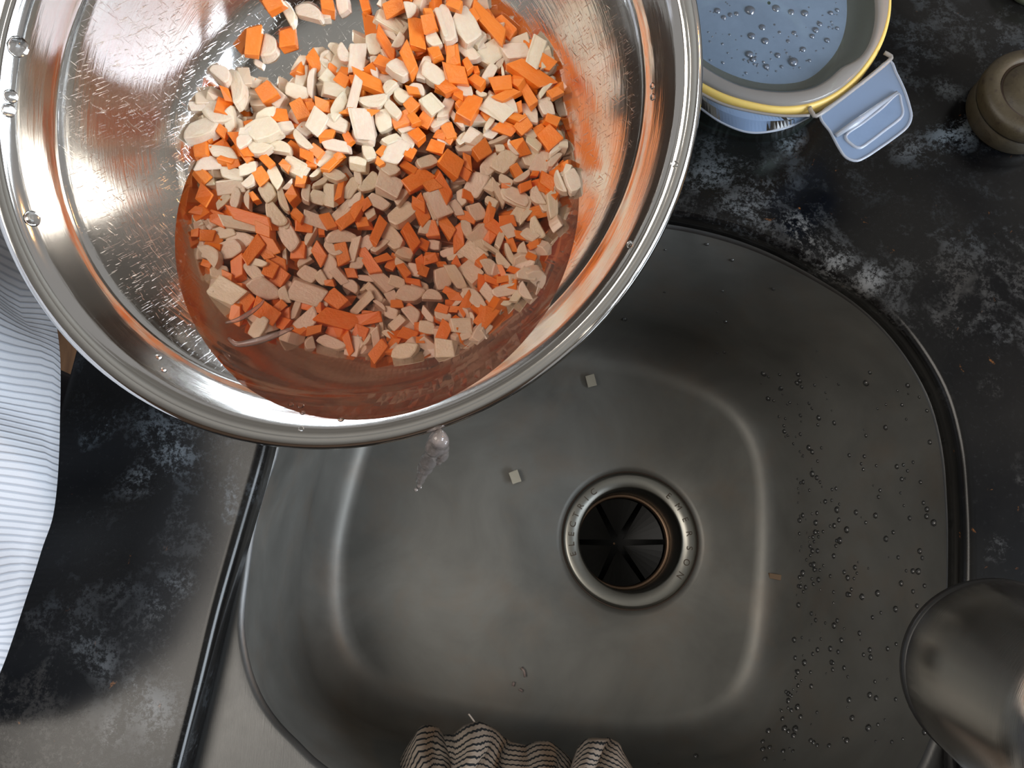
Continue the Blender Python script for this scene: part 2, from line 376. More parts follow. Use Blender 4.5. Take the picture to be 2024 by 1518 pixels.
# waste outlet: flange, grime gap, throat, collar, splash guard
fl = keep(obj('drain_flange', lathe([(DI, -.055), (DI, -.010), (DI + .0006, -.0055), (DI + .002, -.0035), (DR - .003, -.0028), (DR - .001, -.0036), (DR, -.006), (DR, -.008)], 128), M['flange'], smooth=True,
          label='dull steel drain flange stamped with letters'), sink_root)
fl.location = dc
gr = obj('grime_line', lathe([(DR - .0002, -.0062), (DR + .0025, -.0060)], 96), M['grime']); gr.location = dc; keep(gr, sink_root)
th = obj('throat', lathe([(DI, -.054), (DI, -.0612), (.0432, -.0615), (.0432, -.12), (.001, -.12)], 96), M['pit'], smooth=True); th.location = dc; keep(th, sink_root)
co_ = obj('collar', lathe([(DI - .0003, -.054), (DI - .0022, -.0535), (DI - .0032, -.055), (DI - .0032, -.060), (DI - .0003, -.0605)], 96), M['collar'], smooth=True, label='rusty bronze ring inside the drain'); co_.location = dc; keep(co_, sink_root)
for k in range(6):                            # rubber splash-guard flaps
    a0, a1 = 2 * pi * k / 6 + .06, 2 * pi * (k + 1) / 6 - .06
    vs = [Vector((.006 * cos((a0 + a1) / 2), .006 * sin((a0 + a1) / 2), -.092))]
    for i in range(7):
        a = a0 + (a1 - a0) * i / 6; vs.append(Vector((.0405 * cos(a), .0405 * sin(a), -.072)))
    n = len(vs); vs2 = [v + Vector((0, 0, -.002)) for v in vs]
    fs = [(0, i, i + 1) for i in range(1, 7)] + [(n, n + i + 1, n + i) for i in range(1, 7)] + [(i, (i + 1) % n, n + (i + 1) % n, n + i) for i in range(n)]
    f = obj('splash_flap', me_from(vs + vs2, fs), M['rubber']); f.location = dc; keep(f, sink_root)
def letters(word, a0, a1, r, size, parent):
    vs, fs = [], []
    dg = None
    for i, ch in enumerate(word):
        cu = bpy.data.curves.new('t', 'FONT'); cu.body = ch; cu.size = size; cu.align_x = 'CENTER'; cu.align_y = 'CENTER'; cu.extrude = .00015
        to = bpy.data.objects.new('t', cu); C.objects.link(to); dg = bpy.context.evaluated_depsgraph_get(); dg.update()
        me = bpy.data.meshes.new_from_object(to.evaluated_get(dg))
        a = a0 + (a1 - a0) * i / (len(word) - 1)
        mt = Matrix.Translation((r * cos(a), r * sin(a), -.0030)) @ Matrix.Rotation(a - pi / 2, 4, 'Z')
        o = len(vs); vs += [mt @ v.co for v in me.vertices]; fs += [tuple(o + k for k in p.vertices) for p in me.polygons]
        bpy.data.objects.remove(to); bpy.data.meshes.remove(me); bpy.data.curves.remove(cu)
    o = obj('stamped_lettering', me_from(vs, fs), M['engrave'], parent); return o
letters('ELECTRIC', radians(194), radians(127), (DI + DR) / 2, .0075, fl)
letters('EMERSON', radians(47), radians(-36), (DI + DR) / 2, .0075, fl)

# small droplets on the basin walls
def sphere_cap(c, n, r, h, vs, fs, seg=8):
    n = n.normalized(); a = n.orthogonal().normalized(); b = n.cross(a); o = len(vs)
    for k, (rr, hh) in enumerate(((1, -.05), (.85, .55), (.45, .9))):
        for i in range(seg):
            t = 2 * pi * i / seg; vs.append(c + (a * cos(t) + b * sin(t)) * r * rr + n * h * hh)
    vs.append(c + n * h)
    for k in range(2):
        for i in range(seg): fs.append((o + k * seg + i, o + k * seg + (i + 1) % seg, o + (k + 1) * seg + (i + 1) % seg, o + (k + 1) * seg + i))
    for i in range(seg): fs.append((o + 2 * seg + i, o + 2 * seg + (i + 1) % seg, o + 3 * seg))
vs, fs = [], []; rd = random.Random(3); cnt = 0
WR = sink_rings[5:13]
while cnt < 330:
    k = rd.uniform(0, 6.6); i = rd.randrange(NA); kk = int(k)
    p = WR[kk][i].lerp(WR[kk + 1][i], k - kk); x, y = proj(p)
    if not (x > 1180 and y < 1540): continue
    dens = 1.0 if (x > 1500 and y > 730) else .12
    if rd.random() > dens: continue
    e1 = WR[kk][(i + 1) % NA] - WR[kk][i]; e2 = WR[kk + 1][i] - WR[kk][i]; n = e1.cross(e2)
    if n.dot(CAM - p) < 0: n = -n
    r = rd.choice([.0009, .0012, .0015, .0019, .0024]) * rd.uniform(.8, 1.2)
    sphere_cap(p, n, r, r * .7, vs, fs); cnt += 1
obj('sink_wall_droplets', me_from(vs, fs), clear_mat('wall_drop', (.78, .79, .80), .04, 1.75, .05, (.6, .6, .62)), label='tiny water droplets beading on the steel walls of the sink', cat='water drops', kind='stuff', smooth=True)

# food scraps lying on the basin floor
def chunk_mesh(kind, seed):
    r = random.Random(seed); bm = bmesh.new()
    if kind == 'box':
        bmesh.ops.create_cube(bm, size=1)
        for v in bm.verts: v.co += Vector((r.uniform(-.13, .13), r.uniform(-.13, .13), r.uniform(-.12, .12)))
        k = r.uniform(-.3, .3)
        for v in bm.verts: v.co.x += v.co.y * k
        bmesh.ops.bevel(bm, geom=bm.edges[:], offset=.035, segments=1, affect='EDGES')
    else:
        n0 = r.choice([5, 6, 7, 8]); pts = []
        style = r.choice(['dee', 'dee', 'wedge', 'quad', 'quad', 'quad'])
        if style == 'dee':
            pts = [(-.5 + r.uniform(-.05, .05), -.32), (.5 + r.uniform(-.08, .05), -.38 + r.uniform(0, .15))] + [(.5 * cos(a), -.25 + .72 * sin(a)) for a in (.35, .8, 1.3, 1.8, 2.3, 2.8)]
        elif style == 'wedge':
            pts = [(-.5, -.08), (-.48, .1)] + [(.5 - .10 * abs(k) ** 2 / 4, .24 * k) for k in (2, 1, 0, -1, -2)]
        elif style == 'quad':
            pts = [(-.48, -.42), (0, -.5), (.46, -.40), (.5, 0), (.44, .44), (0, .5), (-.46, .42), (-.5, 0)]
            sk = r.uniform(-.35, .35); pts = [(x + y * sk, y) for x, y in pts]
        else:
            pts = [(.5 * cos(a), .55 * sin(a) - .1) for a in (0.1, .6, 1.1, 1.57, 2.0, 2.5, 3.0)] + [(-.2, .02), (0, .08), (.25, .03)]
        pts = [(x + r.uniform(-.04, .04), y + r.uniform(-.04, .04)) for x, y in pts]
        tl = r.uniform(-.25, .25)
        f = bm.faces.new([bm.verts.new((x, y, -.5)) for x, y in pts])
        e = bmesh.ops.extrude_face_region(bm, geom=[f])
        for v in [g_ for g_ in e['geom'] if isinstance(g_, bmesh.types.BMVert)]:
            v.co.z = .5 + v.co.x * tl; v.co.x *= r.uniform(.82, .97); v.co.y *= .9
        bmesh.ops.recalc_face_normals(bm, faces=bm.faces[:])
        bmesh.ops.bevel(bm, geom=bm.edges[:], offset=.05, segments=1, affect='EDGES')
    d = bpy.data.meshes.new(kind); bm.to_mesh(d); bm.free(); return d
CM = [chunk_mesh('box', 100 + i) for i in range(14)]
WM = [chunk_mesh('slab', 200 + i) for i in range(22)] + [chunk_mesh('box', 300 + i) for i in range(5)]
for m_ in CM: m_.materials.append(M['carrot']); m_.name = 'carrot_piece'
for m_ in WM: m_.materials.append(M['white']); m_.name = 'white_vegetable_piece'
def place(name, me, c, nn, px, py, ang, Lm, Wm, Hm, **kw):
    a = radians(ang); q = PV(px + 10 * cos(a), py + 10 * sin(a), c, nn)
    ax = (q - c).normalized(); az = nn.normalized(); ay = az.cross(ax)
    o = bpy.data.objects.new(name, me); C.objects.link(o)
    o.matrix_world = Matrix.Translation(c) @ Matrix((ax, ay, az)).transposed().to_4x4() @ Matrix.Diagonal((Lm, Wm, Hm, 1))
    return tag(o, **kw)
UP = Vector((0, 0, 1))
for (x, y, a, l) in ((1018, 943, 70, 'small pale vegetable scrap on the sink floor between the spilling water and the drain'), (1168, 753, 75, 'small pale vegetable scrap on the sink floor just past the bowl rim')):
    place('vegetable_scrap', CM[3].copy(), P(x, y, ZF + .0035), UP, x, y, a, .0125, .0070, .004, label=l, cat='scrap')
    bpy.data.objects[-1] if 0 else None
for o in list(C.objects):
    if o.name.startswith('vegetable_scrap'): o.data.materials.clear(); o.data.materials.append(simple('wet_scrap', (.42, .38, .30), .35))
br_ = place('brown_scrap', CM[5].copy(), P(1535, 1140, .712), Vector((-.5, 0, 1)), 1535, 1140, 12, .0135, .0042, .002, label='short brown fibre stuck to the curved edge of the sink floor', cat='scrap')
br_.data.materials.clear(); br_.data.materials.append(simple('brown_fibre', (.12, .065, .025), .6))
vs, fs = [], []
for (pts, r) in (([(1030, 1320), (1036, 1326), (1038, 1338)], .0012), ([(1016, 1348), (1014, 1356)], .0012), ([(1026, 1362), (1033, 1366)], .001)):
    me = tube([P(x, y, ZF + .001) for x, y in pts], r, 6); o0 = len(vs); vs += [v.co.copy() for v in me.vertices]; fs += [tuple(o0 + k for k in p.vertices) for p in me.polygons]
obj('pale_shred', me_from(vs, fs), M['frost'], label='whitish wet shred on the sink floor below the drain', cat='scrap', smooth=True)

# ------------------------------------------------------------------ the mixing bowl
Tt, Ta, ASP, PH = radians(28), radians(-76), 1.066, radians(112)
BC = CAM + c2w(Vector((-.0655, .1085, -.3180)))
lowv = Vector((cos(Ta), sin(Ta), 0)); BN = UP * cos(Tt) + lowv * sin(Tt)
BU = lowv * cos(Tt) - UP * sin(Tt); BV = BN.cross(BU)
B1 = BU * cos(PH) + BV * sin(PH); B2 = BN.cross(B1)
MB = Matrix.Translation(BC) @ Matrix((B1, B2, BN)).transposed().to_4x4() @ Matrix.Diagonal((ASP, 1 / ASP, 1, 1))
MBI = MB.inverted()
PROF = [(0, .0850), (.03, .0850), (.054, .0850), (.0605, .0847), (.065, .0841), (.070, .0829), (.075, .0811), (.080, .0784), (.085, .0745), (.090, .0696), (.095, .0638), (.100, .0571), (.105, .0498), (.109, .0436), (.113, .0371),
        (.117, .0305), (.1210, .0238), (.1236, .0196), (.1243, .0188), (.1251, .0178), (.1256, .0164), (.128, .0120), (.130, .0082), (.1318, .0047), (.1332, .0022), (.1350, -.0003), (.1370, -.0020), (.139, -.0031), (.1415, -.0036), (.1435, -.0029), (.1447, -.0010), (.145, .0008)]
def fprof(r):
    if r >= .145: return .0008
    for (a, b), (c, d) in zip(PROF, PROF[1:]):
        if a <= r <= c: return b + (d - b) * (r - a) / (c - a)
    return .0
inner = [(r, -d) for r, d in PROF]
outerp = [(.1443, -.0016), (.1425, .0018), (.139, .0030), (.1362, .0022)] + [(r + .0011, -d - .0011) for r, d in PROF[::-1] if r < .135]
outerp[-1] = (0, -.0861)
rs = [(r if r > 0 else .0004, z) for r, z in inner + outerp]
bowl = empty('mixing_bowl', BC, 'large stainless steel mixing bowl of diced vegetables tipped over the sink', 'bowl')
bo = obj('bowl_wall', lathe(rs, 200), M['bowl'], smooth=True); bo.matrix_world = MB; bpy.context.view_layer.update()
keep(bo, bowl)
bo.data.polygons.foreach_set('use_smooth', [True] * len(bo.data.polygons))

LIP = BC + BU * (.145 / hypot(cos(PH) / ASP, sin(PH) * ASP))
ZW = LIP.z + .0030                            # water level
def below(X):                                 # depth of X under the bowl's inner surface (>0 inside metal), along the bowl axis
    l = MBI @ X; return (-l.z) - fprof(hypot(l.x, l.y))
# closed body of water
wc = None
for k in range(60):
    pass
l0 = BC - BN * .05; wc = Vector((l0.x, l0.y, ZW)) + Vector((BU.x, BU.y, 0)).normalized() * .035
NW = 160; bnd = []
for i in range(NW):
    a = 2 * pi * i / NW; d = Vector((cos(a), sin(a), 0)); lo, hi = 0, .25
    t = 0
    while t < .25 and below(wc + d * t) < -.0003:
        l = MBI @ (wc + d * t)
        if hypot(l.x, l.y) > .139: break
        t += .0008
    bnd.append(wc + d * t)
K = 14; toprings, botrings = [], []
for k in range(K + 1):
    s = 1 - k / K * .995
    tr_, br2 = [], []
    for p in bnd:
        q = wc.lerp(p, s); tr_.append(q)
        z = 0.0; X = q.copy()
        if k > 0:
            lo, hi = 0.0, .12
            for _ in range(18):
                md = (lo + hi) / 2
                if below(q - UP * md) < -.0004: lo = md
                else: hi = md
            X = q - UP * lo
        br2.append(X)
    toprings.append(tr_); botrings.append(br2)
wm = loft(toprings[::-1] + botrings[1:], True, True, True)
bm = bmesh.new(); bm.from_mesh(wm); bmesh.ops.recalc_face_normals(bm, faces=bm.faces[:]); bm.to_mesh(wm); bm.free()
water = obj('rinse_water', wm, M['water'], label='cloudy rinse water with painted orange carrot reflections filling the low side of the steel bowl', cat='water', smooth=False)

# water slipping over the lip and falling
lpx, lpy = 850, 866
st = [(858, 858, ZW + .0006, .0040), (868, 868, ZW - .002, .0046), (864, 878, ZW - .012, .0034), (856, 890, ZW - .024, .0042), (850, 905, ZW - .040, .0040), (842, 922, ZW - .058, .0030), (834, 940, ZW - .078, .0028), (828, 962, ZW - .1, .0015)]
vs, fs = [], []
def addtube(pts, rad, n=12):
    me = tube(spline(pts, len(pts) * 5, False), [rad[min(len(rad) - 1, int(i / 5))] * (1 + .10 * sin(i * 1.1)) for i in range(len(pts) * 5)], n)
    o0 = len(vs); vs.extend([v.co.copy() for v in me.vertices]); fs.extend([tuple(o0 + k for k in p.vertices) for p in me.polygons])
addtube([P(a, b, z) for a, b, z, r in st], [r for *_, r in st])
addtube([P(a, b, z) for a, b, z in ((870, 868, ZW - .001), (876, 885, ZW - .02), (872, 902, ZW - .038), (866, 915, ZW - .05))], [.0036, .0028, .0034, .0016])
for (a, b, z, r) in ((829, 962, ZW - .12, .0016), (822, 968, ZW - .13, .0013), (846, 932, ZW - .08, .0014)):
    sphere_cap(P(a, b, z), UP, r, r, vs, fs); sphere_cap(P(a, b, z), -UP, r, r, vs, fs)
stream = obj('spilling_water', me_from(vs, fs), clear_mat('falling_water', (.97, .93, .91), .05, 1.5, .30, (.80, .70, .66)), label='thin twist of water pouring off the lip of the bowl into the sink', cat='water', smooth=True)

# beads of water sitting on the bowl's rim and inside wall
def on_bowl(x, y, h=0):
    v = c2w(camray(x, y)).normalized(); t = .15
    while t < .6:
        X = CAM + v * t; l = MBI @ X
        if hypot(l.x, l.y) < .1449 and below(X) > -h: return X
        t += .0005
    return None
beads = [(35, 92, .0042, 'biggest clear bead of water on the rim at the upper left of the bowl'), (20, 190, .003, 'flattened water bead on the left rim under the biggest bead'), (15, 218, .003, 'lower bead of the touching pair on the left rim'),
         (63, 432, .0036, 'round water bead on the inner side of the left rim beside the orange reflections'), (1333, 325, .0019, 'small water bead on the right rim of the bowl'), (1246, 484, .002, 'small water bead on the lower right rim of the bowl'),
         (1290, 170, .0016, 'upper dark water bead on the right inner wall of the bowl'), (1290, 192, .0016, 'lower dark water bead on the right inner wall of the bowl'), (594, 803, .0018, 'water bead on the bowl wall under the water edge, middle of a cluster'), (598, 816, .0014, 'water bead on the bowl wall, lowest of the cluster by the water edge'), (575, 800, .0014, 'water bead on the bowl wall, left of the cluster by the water edge'),
         (314, 706, .0016, 'upper of two slanted beads on the lower left inner wall'), (323, 732, .0016, 'lower of two slanted beads on the lower left inner wall'), (674, 830, .0016, 'water bead hugging the water edge near the lip'), (595, 848, .0014, 'lone tiny bead on the bright band of the bottom lip')]
for (x, y, r, lb) in beads:
    X = on_bowl(x, y)
    if X is None: continue
    vs, fs = [], []; l = MBI @ X; rr = hypot(l.x, l.y); sl = (fprof(rr + .001) - fprof(rr - .001)) / .002
    n = (BN + (B1 * (l.x / rr) + B2 * (l.y / rr)) * sl).normalized()
    sphere_cap(Vector((0, 0, 0)), n, r, r * .6, vs, fs, 16)
    o = obj('water_bead', me_from(vs, fs), M['drop'], label=lb, cat='water drop', smooth=True); o.location = X

# ------------------------------------------------------------------ the diced vegetables
K_ = .27174
OUT = [(376, 262), (400, 190), (432, 140), (500, 150), (560, 172), (600, 128), (640, 95), (700, 78), (742, 40), (752, -60), (820, -120), (930, -110), (975, -20), (1000, 70), (1085, 80), (1112, 170), (1118, 260), (1132, 325), (1148, 372), (1112, 440),
       (1075, 520), (1062, 590), (985, 618), (960, 662), (905, 700), (742, 712), (620, 690), (500, 662), (430, 590), (395, 500), (385, 400), (398, 330)]
def pdist(x, y):
    ins = False; d = 1e9
    for i in range(len(OUT)):
        (x0, y0), (x1, y1) = OUT[i], OUT[(i + 1) % len(OUT)]
        if (y0 > y) != (y1 > y) and x < (x1 - x0) * (y - y0) / (y1 - y0) + x0: ins = not ins
        t = max(0, min(1, ((x - x0) * (x1 - x0) + (y - y0) * (y1 - y0)) / ((x1 - x0) ** 2 + (y1 - y0) ** 2)))
        d = min(d, hypot(x - x0 - t * (x1 - x0), y - y0 - t * (y1 - y0)))
    return d if ins else -d
def heap(x, y, frac):                         # a point frac of the way up the heap seen at pixel x, y
    d = max(0, pdist(x, y)); h = min(.019, .0015 + d * .00017) * frac
    v = c2w(camray(x, y)).normalized(); t = .2
    while t < .6:
        X = CAM + v * t
        if below(X) > -h: break
        t += .0004
    return X
NN = (UP * .55 + BN * .45).normalized()
# crop, x, y, length, width, angle - read off four close looks at the heap (origins below)
ORG = {'A': (350, 0), 'B': (750, 0), 'C': (350, 360), 'D': (700, 360)}
CAR = {'A': "705,40,130,90,-30;1095,50,90,90,10;1370,40,130,50,75;560,313,170,90,97;812,285,115,100,85;1590,60,150,90,-25;1740,250,200,100,85;1840,175,110,90,80;1520,320,230,60,58;1010,455,120,80,60;1690,440,180,80,65;1990,400,140,60,90;1510,470,100,80,20;1210,590,100,80,35;1400,610,220,90,25;670,680,130,110,60;745,855,100,90,10;900,800,150,90,65;1065,775,100,90,10;980,790,60,60,0;365,700,90,50,70;335,960,80,60,40;470,1060,180,70,60;510,1140,80,50,50;415,1190,100,60,-10;655,1170,100,60,50;615,1280,110,90,60;905,1320,100,60,100;1200,1370,190,50,100;985,1195,80,60,0;945,1130,100,70,20;1020,1100,90,70,40;1140,1190,160,50,-45;1180,1140,70,50,-30;1090,990,90,70,0;1340,820,200,50,5;1700,770,100,90,50;1810,860,140,90,-60;1630,880,140,90,-20;1720,870,90,60,60;1750,1000,100,80,50;1250,1010,80,60,60;1480,1190,90,50,45;1690,1120,90,70,-60;1520,1090,120,60,-45;1970,980,110,90,40;1890,1080,120,80,20;1690,1230,110,60,30;1750,1320,180,110,-30;1930,1360,190,80,60;1990,1200,150,130,40;1850,1350,110,80,-20;1760,1490,120,60,30;230,1450,140,110,40;845,1430,90,80,60;1370,1490,80,60,-40;570,1440,70,40,60;790,1210,70,50,45;1720,670,90,50,10;1940,640,110,90,30;1990,540,110,80,80;1830,100,60,50,0;1880,400,80,80,60;1290,590,60,60,0",
 'B': "550,40,110,60,20;680,120,100,60,60;790,170,290,100,45;880,260,120,60,20;910,210,170,90,50;535,410,160,90,85;565,560,150,120,10;640,480,90,60,60;700,520,60,40,80;710,600,110,70,40;480,640,120,90,40;1090,540,260,110,35;1200,460,120,90,30;890,620,130,110,-5;930,700,160,60,-25;1075,690,200,70,60;1000,600,100,80,40;1280,680,90,60,-30;660,800,180,120,-60;610,750,120,50,-40;770,830,90,60,60;1010,790,80,50,80;1250,880,90,70,20;1040,920,120,90,-40;920,940,130,90,20;1230,1010,170,130,50;1180,980,150,80,60;980,860,110,60,20;505,960,110,80,70;450,990,90,70,20;735,1100,130,100,-30;1020,1080,120,90,60;640,1180,100,60,85;1000,1250,110,70,60;1220,1320,120,90,30;1060,1360,90,60,-20;1190,1370,70,60,20;620,1260,90,70,40;570,690,80,60,30;1130,1270,50,40,0;920,1360,60,40,0;640,1430,90,60,20",
 'C': "180,220,100,60,10;300,265,110,90,20;540,260,300,80,15;930,325,140,70,10;670,420,190,80,60;1100,290,110,70,60;1320,190,150,80,-60;1355,300,100,80,-5;1230,280,150,80,-30;220,390,100,80,10;145,370,50,50,0;560,500,180,80,-50;650,510,110,80,60;730,580,140,80,20;890,500,150,90,95;1040,520,150,80,60;1210,520,150,90,80;1460,360,180,70,-65;1700,400,180,90,60;1780,220,190,100,65;1860,340,130,90,80;1960,330,150,80,55;1790,455,80,70,30;1400,580,200,80,60;1490,560,120,60,-20;1570,590,140,60,-60;225,600,90,40,20;450,630,150,90,85;680,650,120,90,-60;755,700,130,90,-50;380,690,80,60,20;440,770,120,60,10;1270,660,80,70,0;1650,650,120,60,60;1770,590,100,60,80;1850,550,100,70,10;1790,650,90,60,-70;1720,730,120,50,10;510,870,110,90,-50;650,950,190,120,35;790,980,120,80,90;740,910,100,60,-40;980,900,180,80,10;1160,860,140,110,40;1170,1000,260,130,15;1390,990,180,80,-10;1600,890,90,60,0;1330,1120,180,90,-70;1250,1180,150,60,70;1000,1080,100,60,-10;1470,1230,150,80,-50;1570,1190,130,70,-60;1680,1110,120,80,20;1770,1150,60,50,0;1940,1100,150,90,-65;1050,370,50,50,0;640,350,120,80,20;880,250,100,60,40;1110,730,70,50,0",
 'D': "760,400,190,80,85;985,245,150,70,-75;1110,280,120,80,0;1030,340,120,80,40;990,410,100,70,-50;820,250,130,70,20;1150,460,120,50,70;1290,550,70,50,20;1300,460,90,50,-20;1210,390,90,60,10;560,560,110,70,-10;640,600,60,40,0;750,610,100,60,60;930,580,100,60,-40;930,750,130,60,90;1100,705,110,50,-10;1000,720,110,50,20;1080,650,90,40,70;1160,640,80,50,20;700,800,100,60,30;730,830,110,60,0;810,900,150,80,-60;650,930,100,60,20;960,990,150,110,-50;730,930,70,50,0"}
WHI = {'A': "810,100,180,80,60;970,100,180,100,15;1080,130,60,50,0;1210,40,100,80,80;1700,80,110,100,80;1560,170,190,90,30;1540,250,150,70,30;1610,300,120,80,-60;1870,290,130,110,60;1930,170,220,90,70;670,350,170,120,100;600,470,60,40,30;330,560,140,120,40;440,640,290,110,80;570,600,100,90,20;290,830,180,130,50;390,880,150,70,80;200,950,210,120,-15;150,780,80,60,0;910,560,150,70,-75;985,610,200,60,95;1070,470,170,60,100;1310,440,160,110,95;1220,400,150,100,60;1430,330,130,90,80;1115,580,120,70,40;1150,670,170,80,10;880,670,150,90,20;1290,700,200,60,105;1430,740,210,110,-5;1180,780,170,80,-55;1440,500,130,60,85;1440,450,60,60,0;1550,640,110,90,-40;1620,510,150,100,35;1870,550,180,110,35;1800,500,160,70,-70;1750,660,120,90,20;1640,700,140,100,30;1570,800,140,70,45;650,850,130,90,-20;630,960,200,150,-20;1350,900,190,130,80;1350,1000,150,90,10;1030,890,140,110,-60;1165,900,150,90,25;780,930,120,70,-10;920,1030,200,80,45;760,1080,150,90,10;500,1010,130,80,-40;600,1080,160,110,15;340,1110,170,80,5;230,1200,170,110,-5;240,1310,150,130,70;410,1270,170,80,10;400,1370,170,80,-5;520,1230,120,70,-20;530,1330,100,70,-40;720,1290,150,80,60;660,1400,130,100,60;820,1350,90,50,-45;940,1410,130,70,95;1160,1060,190,80,10;1090,1150,160,80,-30;860,1220,150,90,30;1020,1260,120,50,-45;1150,1280,120,80,30;1050,1330,130,50,-35;1320,1200,130,100,10;1400,1120,110,80,70;1600,1110,190,110,-60;1540,1230,120,90,40;1400,1330,170,110,-50;1540,1350,150,140,30;1630,1430,140,110,-50;1270,1370,170,80,-60;1300,1460,110,60,-35;1120,1420,150,70,90;1030,1440,120,90,20;770,1450,200,60,70;340,1460,130,50,-45;430,1450,130,60,-70;520,1460,130,50,90;1820,1180,140,80,-20;1850,770,120,100,50;1960,790,170,80,-65;1900,900,130,70,-30;1510,880,140,110,80;1670,940,110,60,-20;1560,1020,120,60,-20;1680,1010,120,80,45;1870,1440,100,90,0;1460,1470,150,80,30;900,470,120,60,-60;1320,1290,100,50,85;490,960,60,40,0;700,700,160,90,40",
 'B': "630,200,220,150,60;690,270,120,90,40;490,180,240,90,75;810,390,180,140,-40;990,390,170,120,-5;1145,380,180,90,-70;640,380,160,80,45;730,330,90,60,60;790,280,50,50,0;960,510,90,50,-30;790,550,150,70,-60;870,470,90,40,-60;900,540,100,20,85;620,670,110,80,10;740,690,80,50,20;850,790,180,120,35;950,770,110,80,70;1090,830,150,100,80;1200,660,140,50,-50;1210,780,130,90,70;700,880,160,80,0;560,870,150,40,50;820,960,130,80,-50;800,900,120,40,-50;680,1010,110,90,30;600,1020,90,60,-40;880,1020,200,40,-25;880,1085,70,50,0;980,1080,140,60,50;1080,1130,190,100,75;1120,1050,130,70,40;1170,1180,160,100,-70;1290,1090,160,60,-40;1270,1170,140,60,-50;910,1180,170,130,-50;800,1210,150,100,-40;700,1350,190,130,-60;790,1290,120,60,-70;630,1090,140,50,-5;470,1040,100,40,10;860,1400,180,50,60;1040,1290,150,60,-35;1310,1330,190,80,70;1400,1320,160,100,70;810,1360,100,70,30;1000,1440,180,100,25;1150,1440,140,100,60;1250,1460,130,70,80;920,1320,110,60,30;600,1440,110,70,80;1090,980,110,50,30;580,1290,100,80,0",
 'C': "165,290,80,50,70;230,300,90,60,40;460,305,210,80,10;350,370,150,80,-10;465,420,150,100,20;390,490,180,110,-20;250,530,190,110,50;310,660,120,100,10;720,240,200,120,50;790,300,100,80,60;820,400,190,110,60;980,390,170,60,-60;1010,280,140,90,20;1200,220,200,70,-45;1190,400,220,110,-5;1130,490,150,80,40;1290,490,150,60,-75;1380,440,110,80,-40;1480,470,130,50,-40;1640,240,190,120,-35;1560,400,200,110,50;1900,190,130,100,70;1830,330,120,90,0;1870,460,90,70,10;1410,240,80,60,-30;560,650,140,80,50;600,590,110,50,20;930,580,110,60,-30;960,510,90,50,-50;790,560,120,30,85;960,670,130,100,30;1120,620,140,90,-70;1060,700,120,90,60;1180,680,120,60,50;1310,590,90,80,0;1500,730,170,80,45;1640,610,130,60,40;1730,640,110,90,20;1660,520,120,80,20;1930,700,150,120,80;370,810,200,120,30;640,780,190,130,40;940,810,220,130,20;1060,840,150,50,60;780,820,120,80,70;870,930,150,50,-70;600,1060,170,100,-60;950,1010,190,130,-40;1130,1170,180,80,25;1270,760,120,90,30;1370,770,100,40,-40;1340,890,200,50,-45;1440,810,160,60,50;1480,900,130,40,40;1560,950,110,80,20;1700,820,170,120,10;1860,830,150,100,5;1710,970,150,120,50;1820,1060,120,90,10;1830,970,130,50,50;1490,1050,180,30,85;1450,1130,140,60,80;1550,1110,90,50,40;1610,1030,110,60,-40;1390,1150,100,40,-60;1660,1230,160,110,0;1770,760,130,70,20;1380,700,120,40,10;1600,730,120,80,20;1950,1200,140,110,0;1570,850,100,60,60",
 'D': "610,170,180,110,60;740,190,130,70,60;890,220,120,100,60;910,380,140,100,-40;820,350,120,70,80;1200,230,130,90,-60;1250,240,150,60,-50;1330,340,170,100,60;1280,390,120,80,30;1180,120,230,100,20;1350,130,190,100,60;1440,170,190,70,85;1060,420,130,50,-70;1130,360,100,80,60;1140,540,200,60,65;1080,580,150,90,50;1230,510,130,90,70;990,480,120,30,35;870,510,160,110,40;920,470,100,80,60;700,510,140,60,-15;740,545,120,40,-15;850,660,150,110,50;990,630,170,110,60;740,690,190,80,60;1250,680,150,120,10;1110,790,200,80,-15;1010,850,190,80,50;1240,800,140,80,60;1180,830,100,60,-60;1100,880,110,50,0;880,850,180,90,55;770,850,150,50,-55;780,1050,150,90,0;650,980,130,70,20;1000,150,100,60,30;860,990,100,40,80"}
def zone(x, y):
    if y < 150 and x < 740: return 'on the bare bowl bottom'
    if x < 520 and y < 290: return 'in the bright upper left clump'
    if y > 640: return 'sunk at the lowest tip'
    if y > 560: return 'under water, lower ' + ('left' if x < 620 else 'middle' if x < 850 else 'right')
    if y < 70: return 'at the very top of the heap'
    if x > 1040: return 'at the right fringe by the wall' if y < 300 else 'at the shaded right waterline edge'
    row = 'upper' if y < 220 else 'central' if y < 400 else 'lower middle'
    col = 'left' if x < 600 else 'middle' if x < 830 else 'right'
    return 'in the %s %s of the heap' % (row, col)
OWN = {('c', 560, 313): 'upright orange carrot block lying alone on the bare bowl bottom, left one', ('c', 812, 285): 'orange carrot block with a slanted end on the bare bowl bottom, right one',
       ('w', 670, 350): 'fan shaped pale slice lying between the two lone carrot blocks', ('c', 705, 40): 'orange carrot chip at the top edge, left of all at the top', ('w', 810, 100): 'pale upright slice just under the topmost left carrot chip',
       ('w', 970, 100): 'pale leaf shaped piece right of the upright slice at the top', ('w', 440, 640): 'long overexposed white chunk in the bright clump at the upper left', ('w', 200, 950): 'shell shaped white slice at the far left end of the heap',
       ('w', 1400, 1320): 'pale oval piece sticking out furthest right of the heap', ('c', 540, 260): 'longest orange carrot baton at the left edge of the heap', ('c', 790, 170): 'long pointed orange carrot strip at the top right of the heap',
       ('c', 670, 680): 'notched orange carrot chip on the white slice right of the bright clump', ('w', 600, 470): 'tiny pale scrap under the fan shaped slice'}
rv = random.Random(11); nC = nW = 0; placed = []
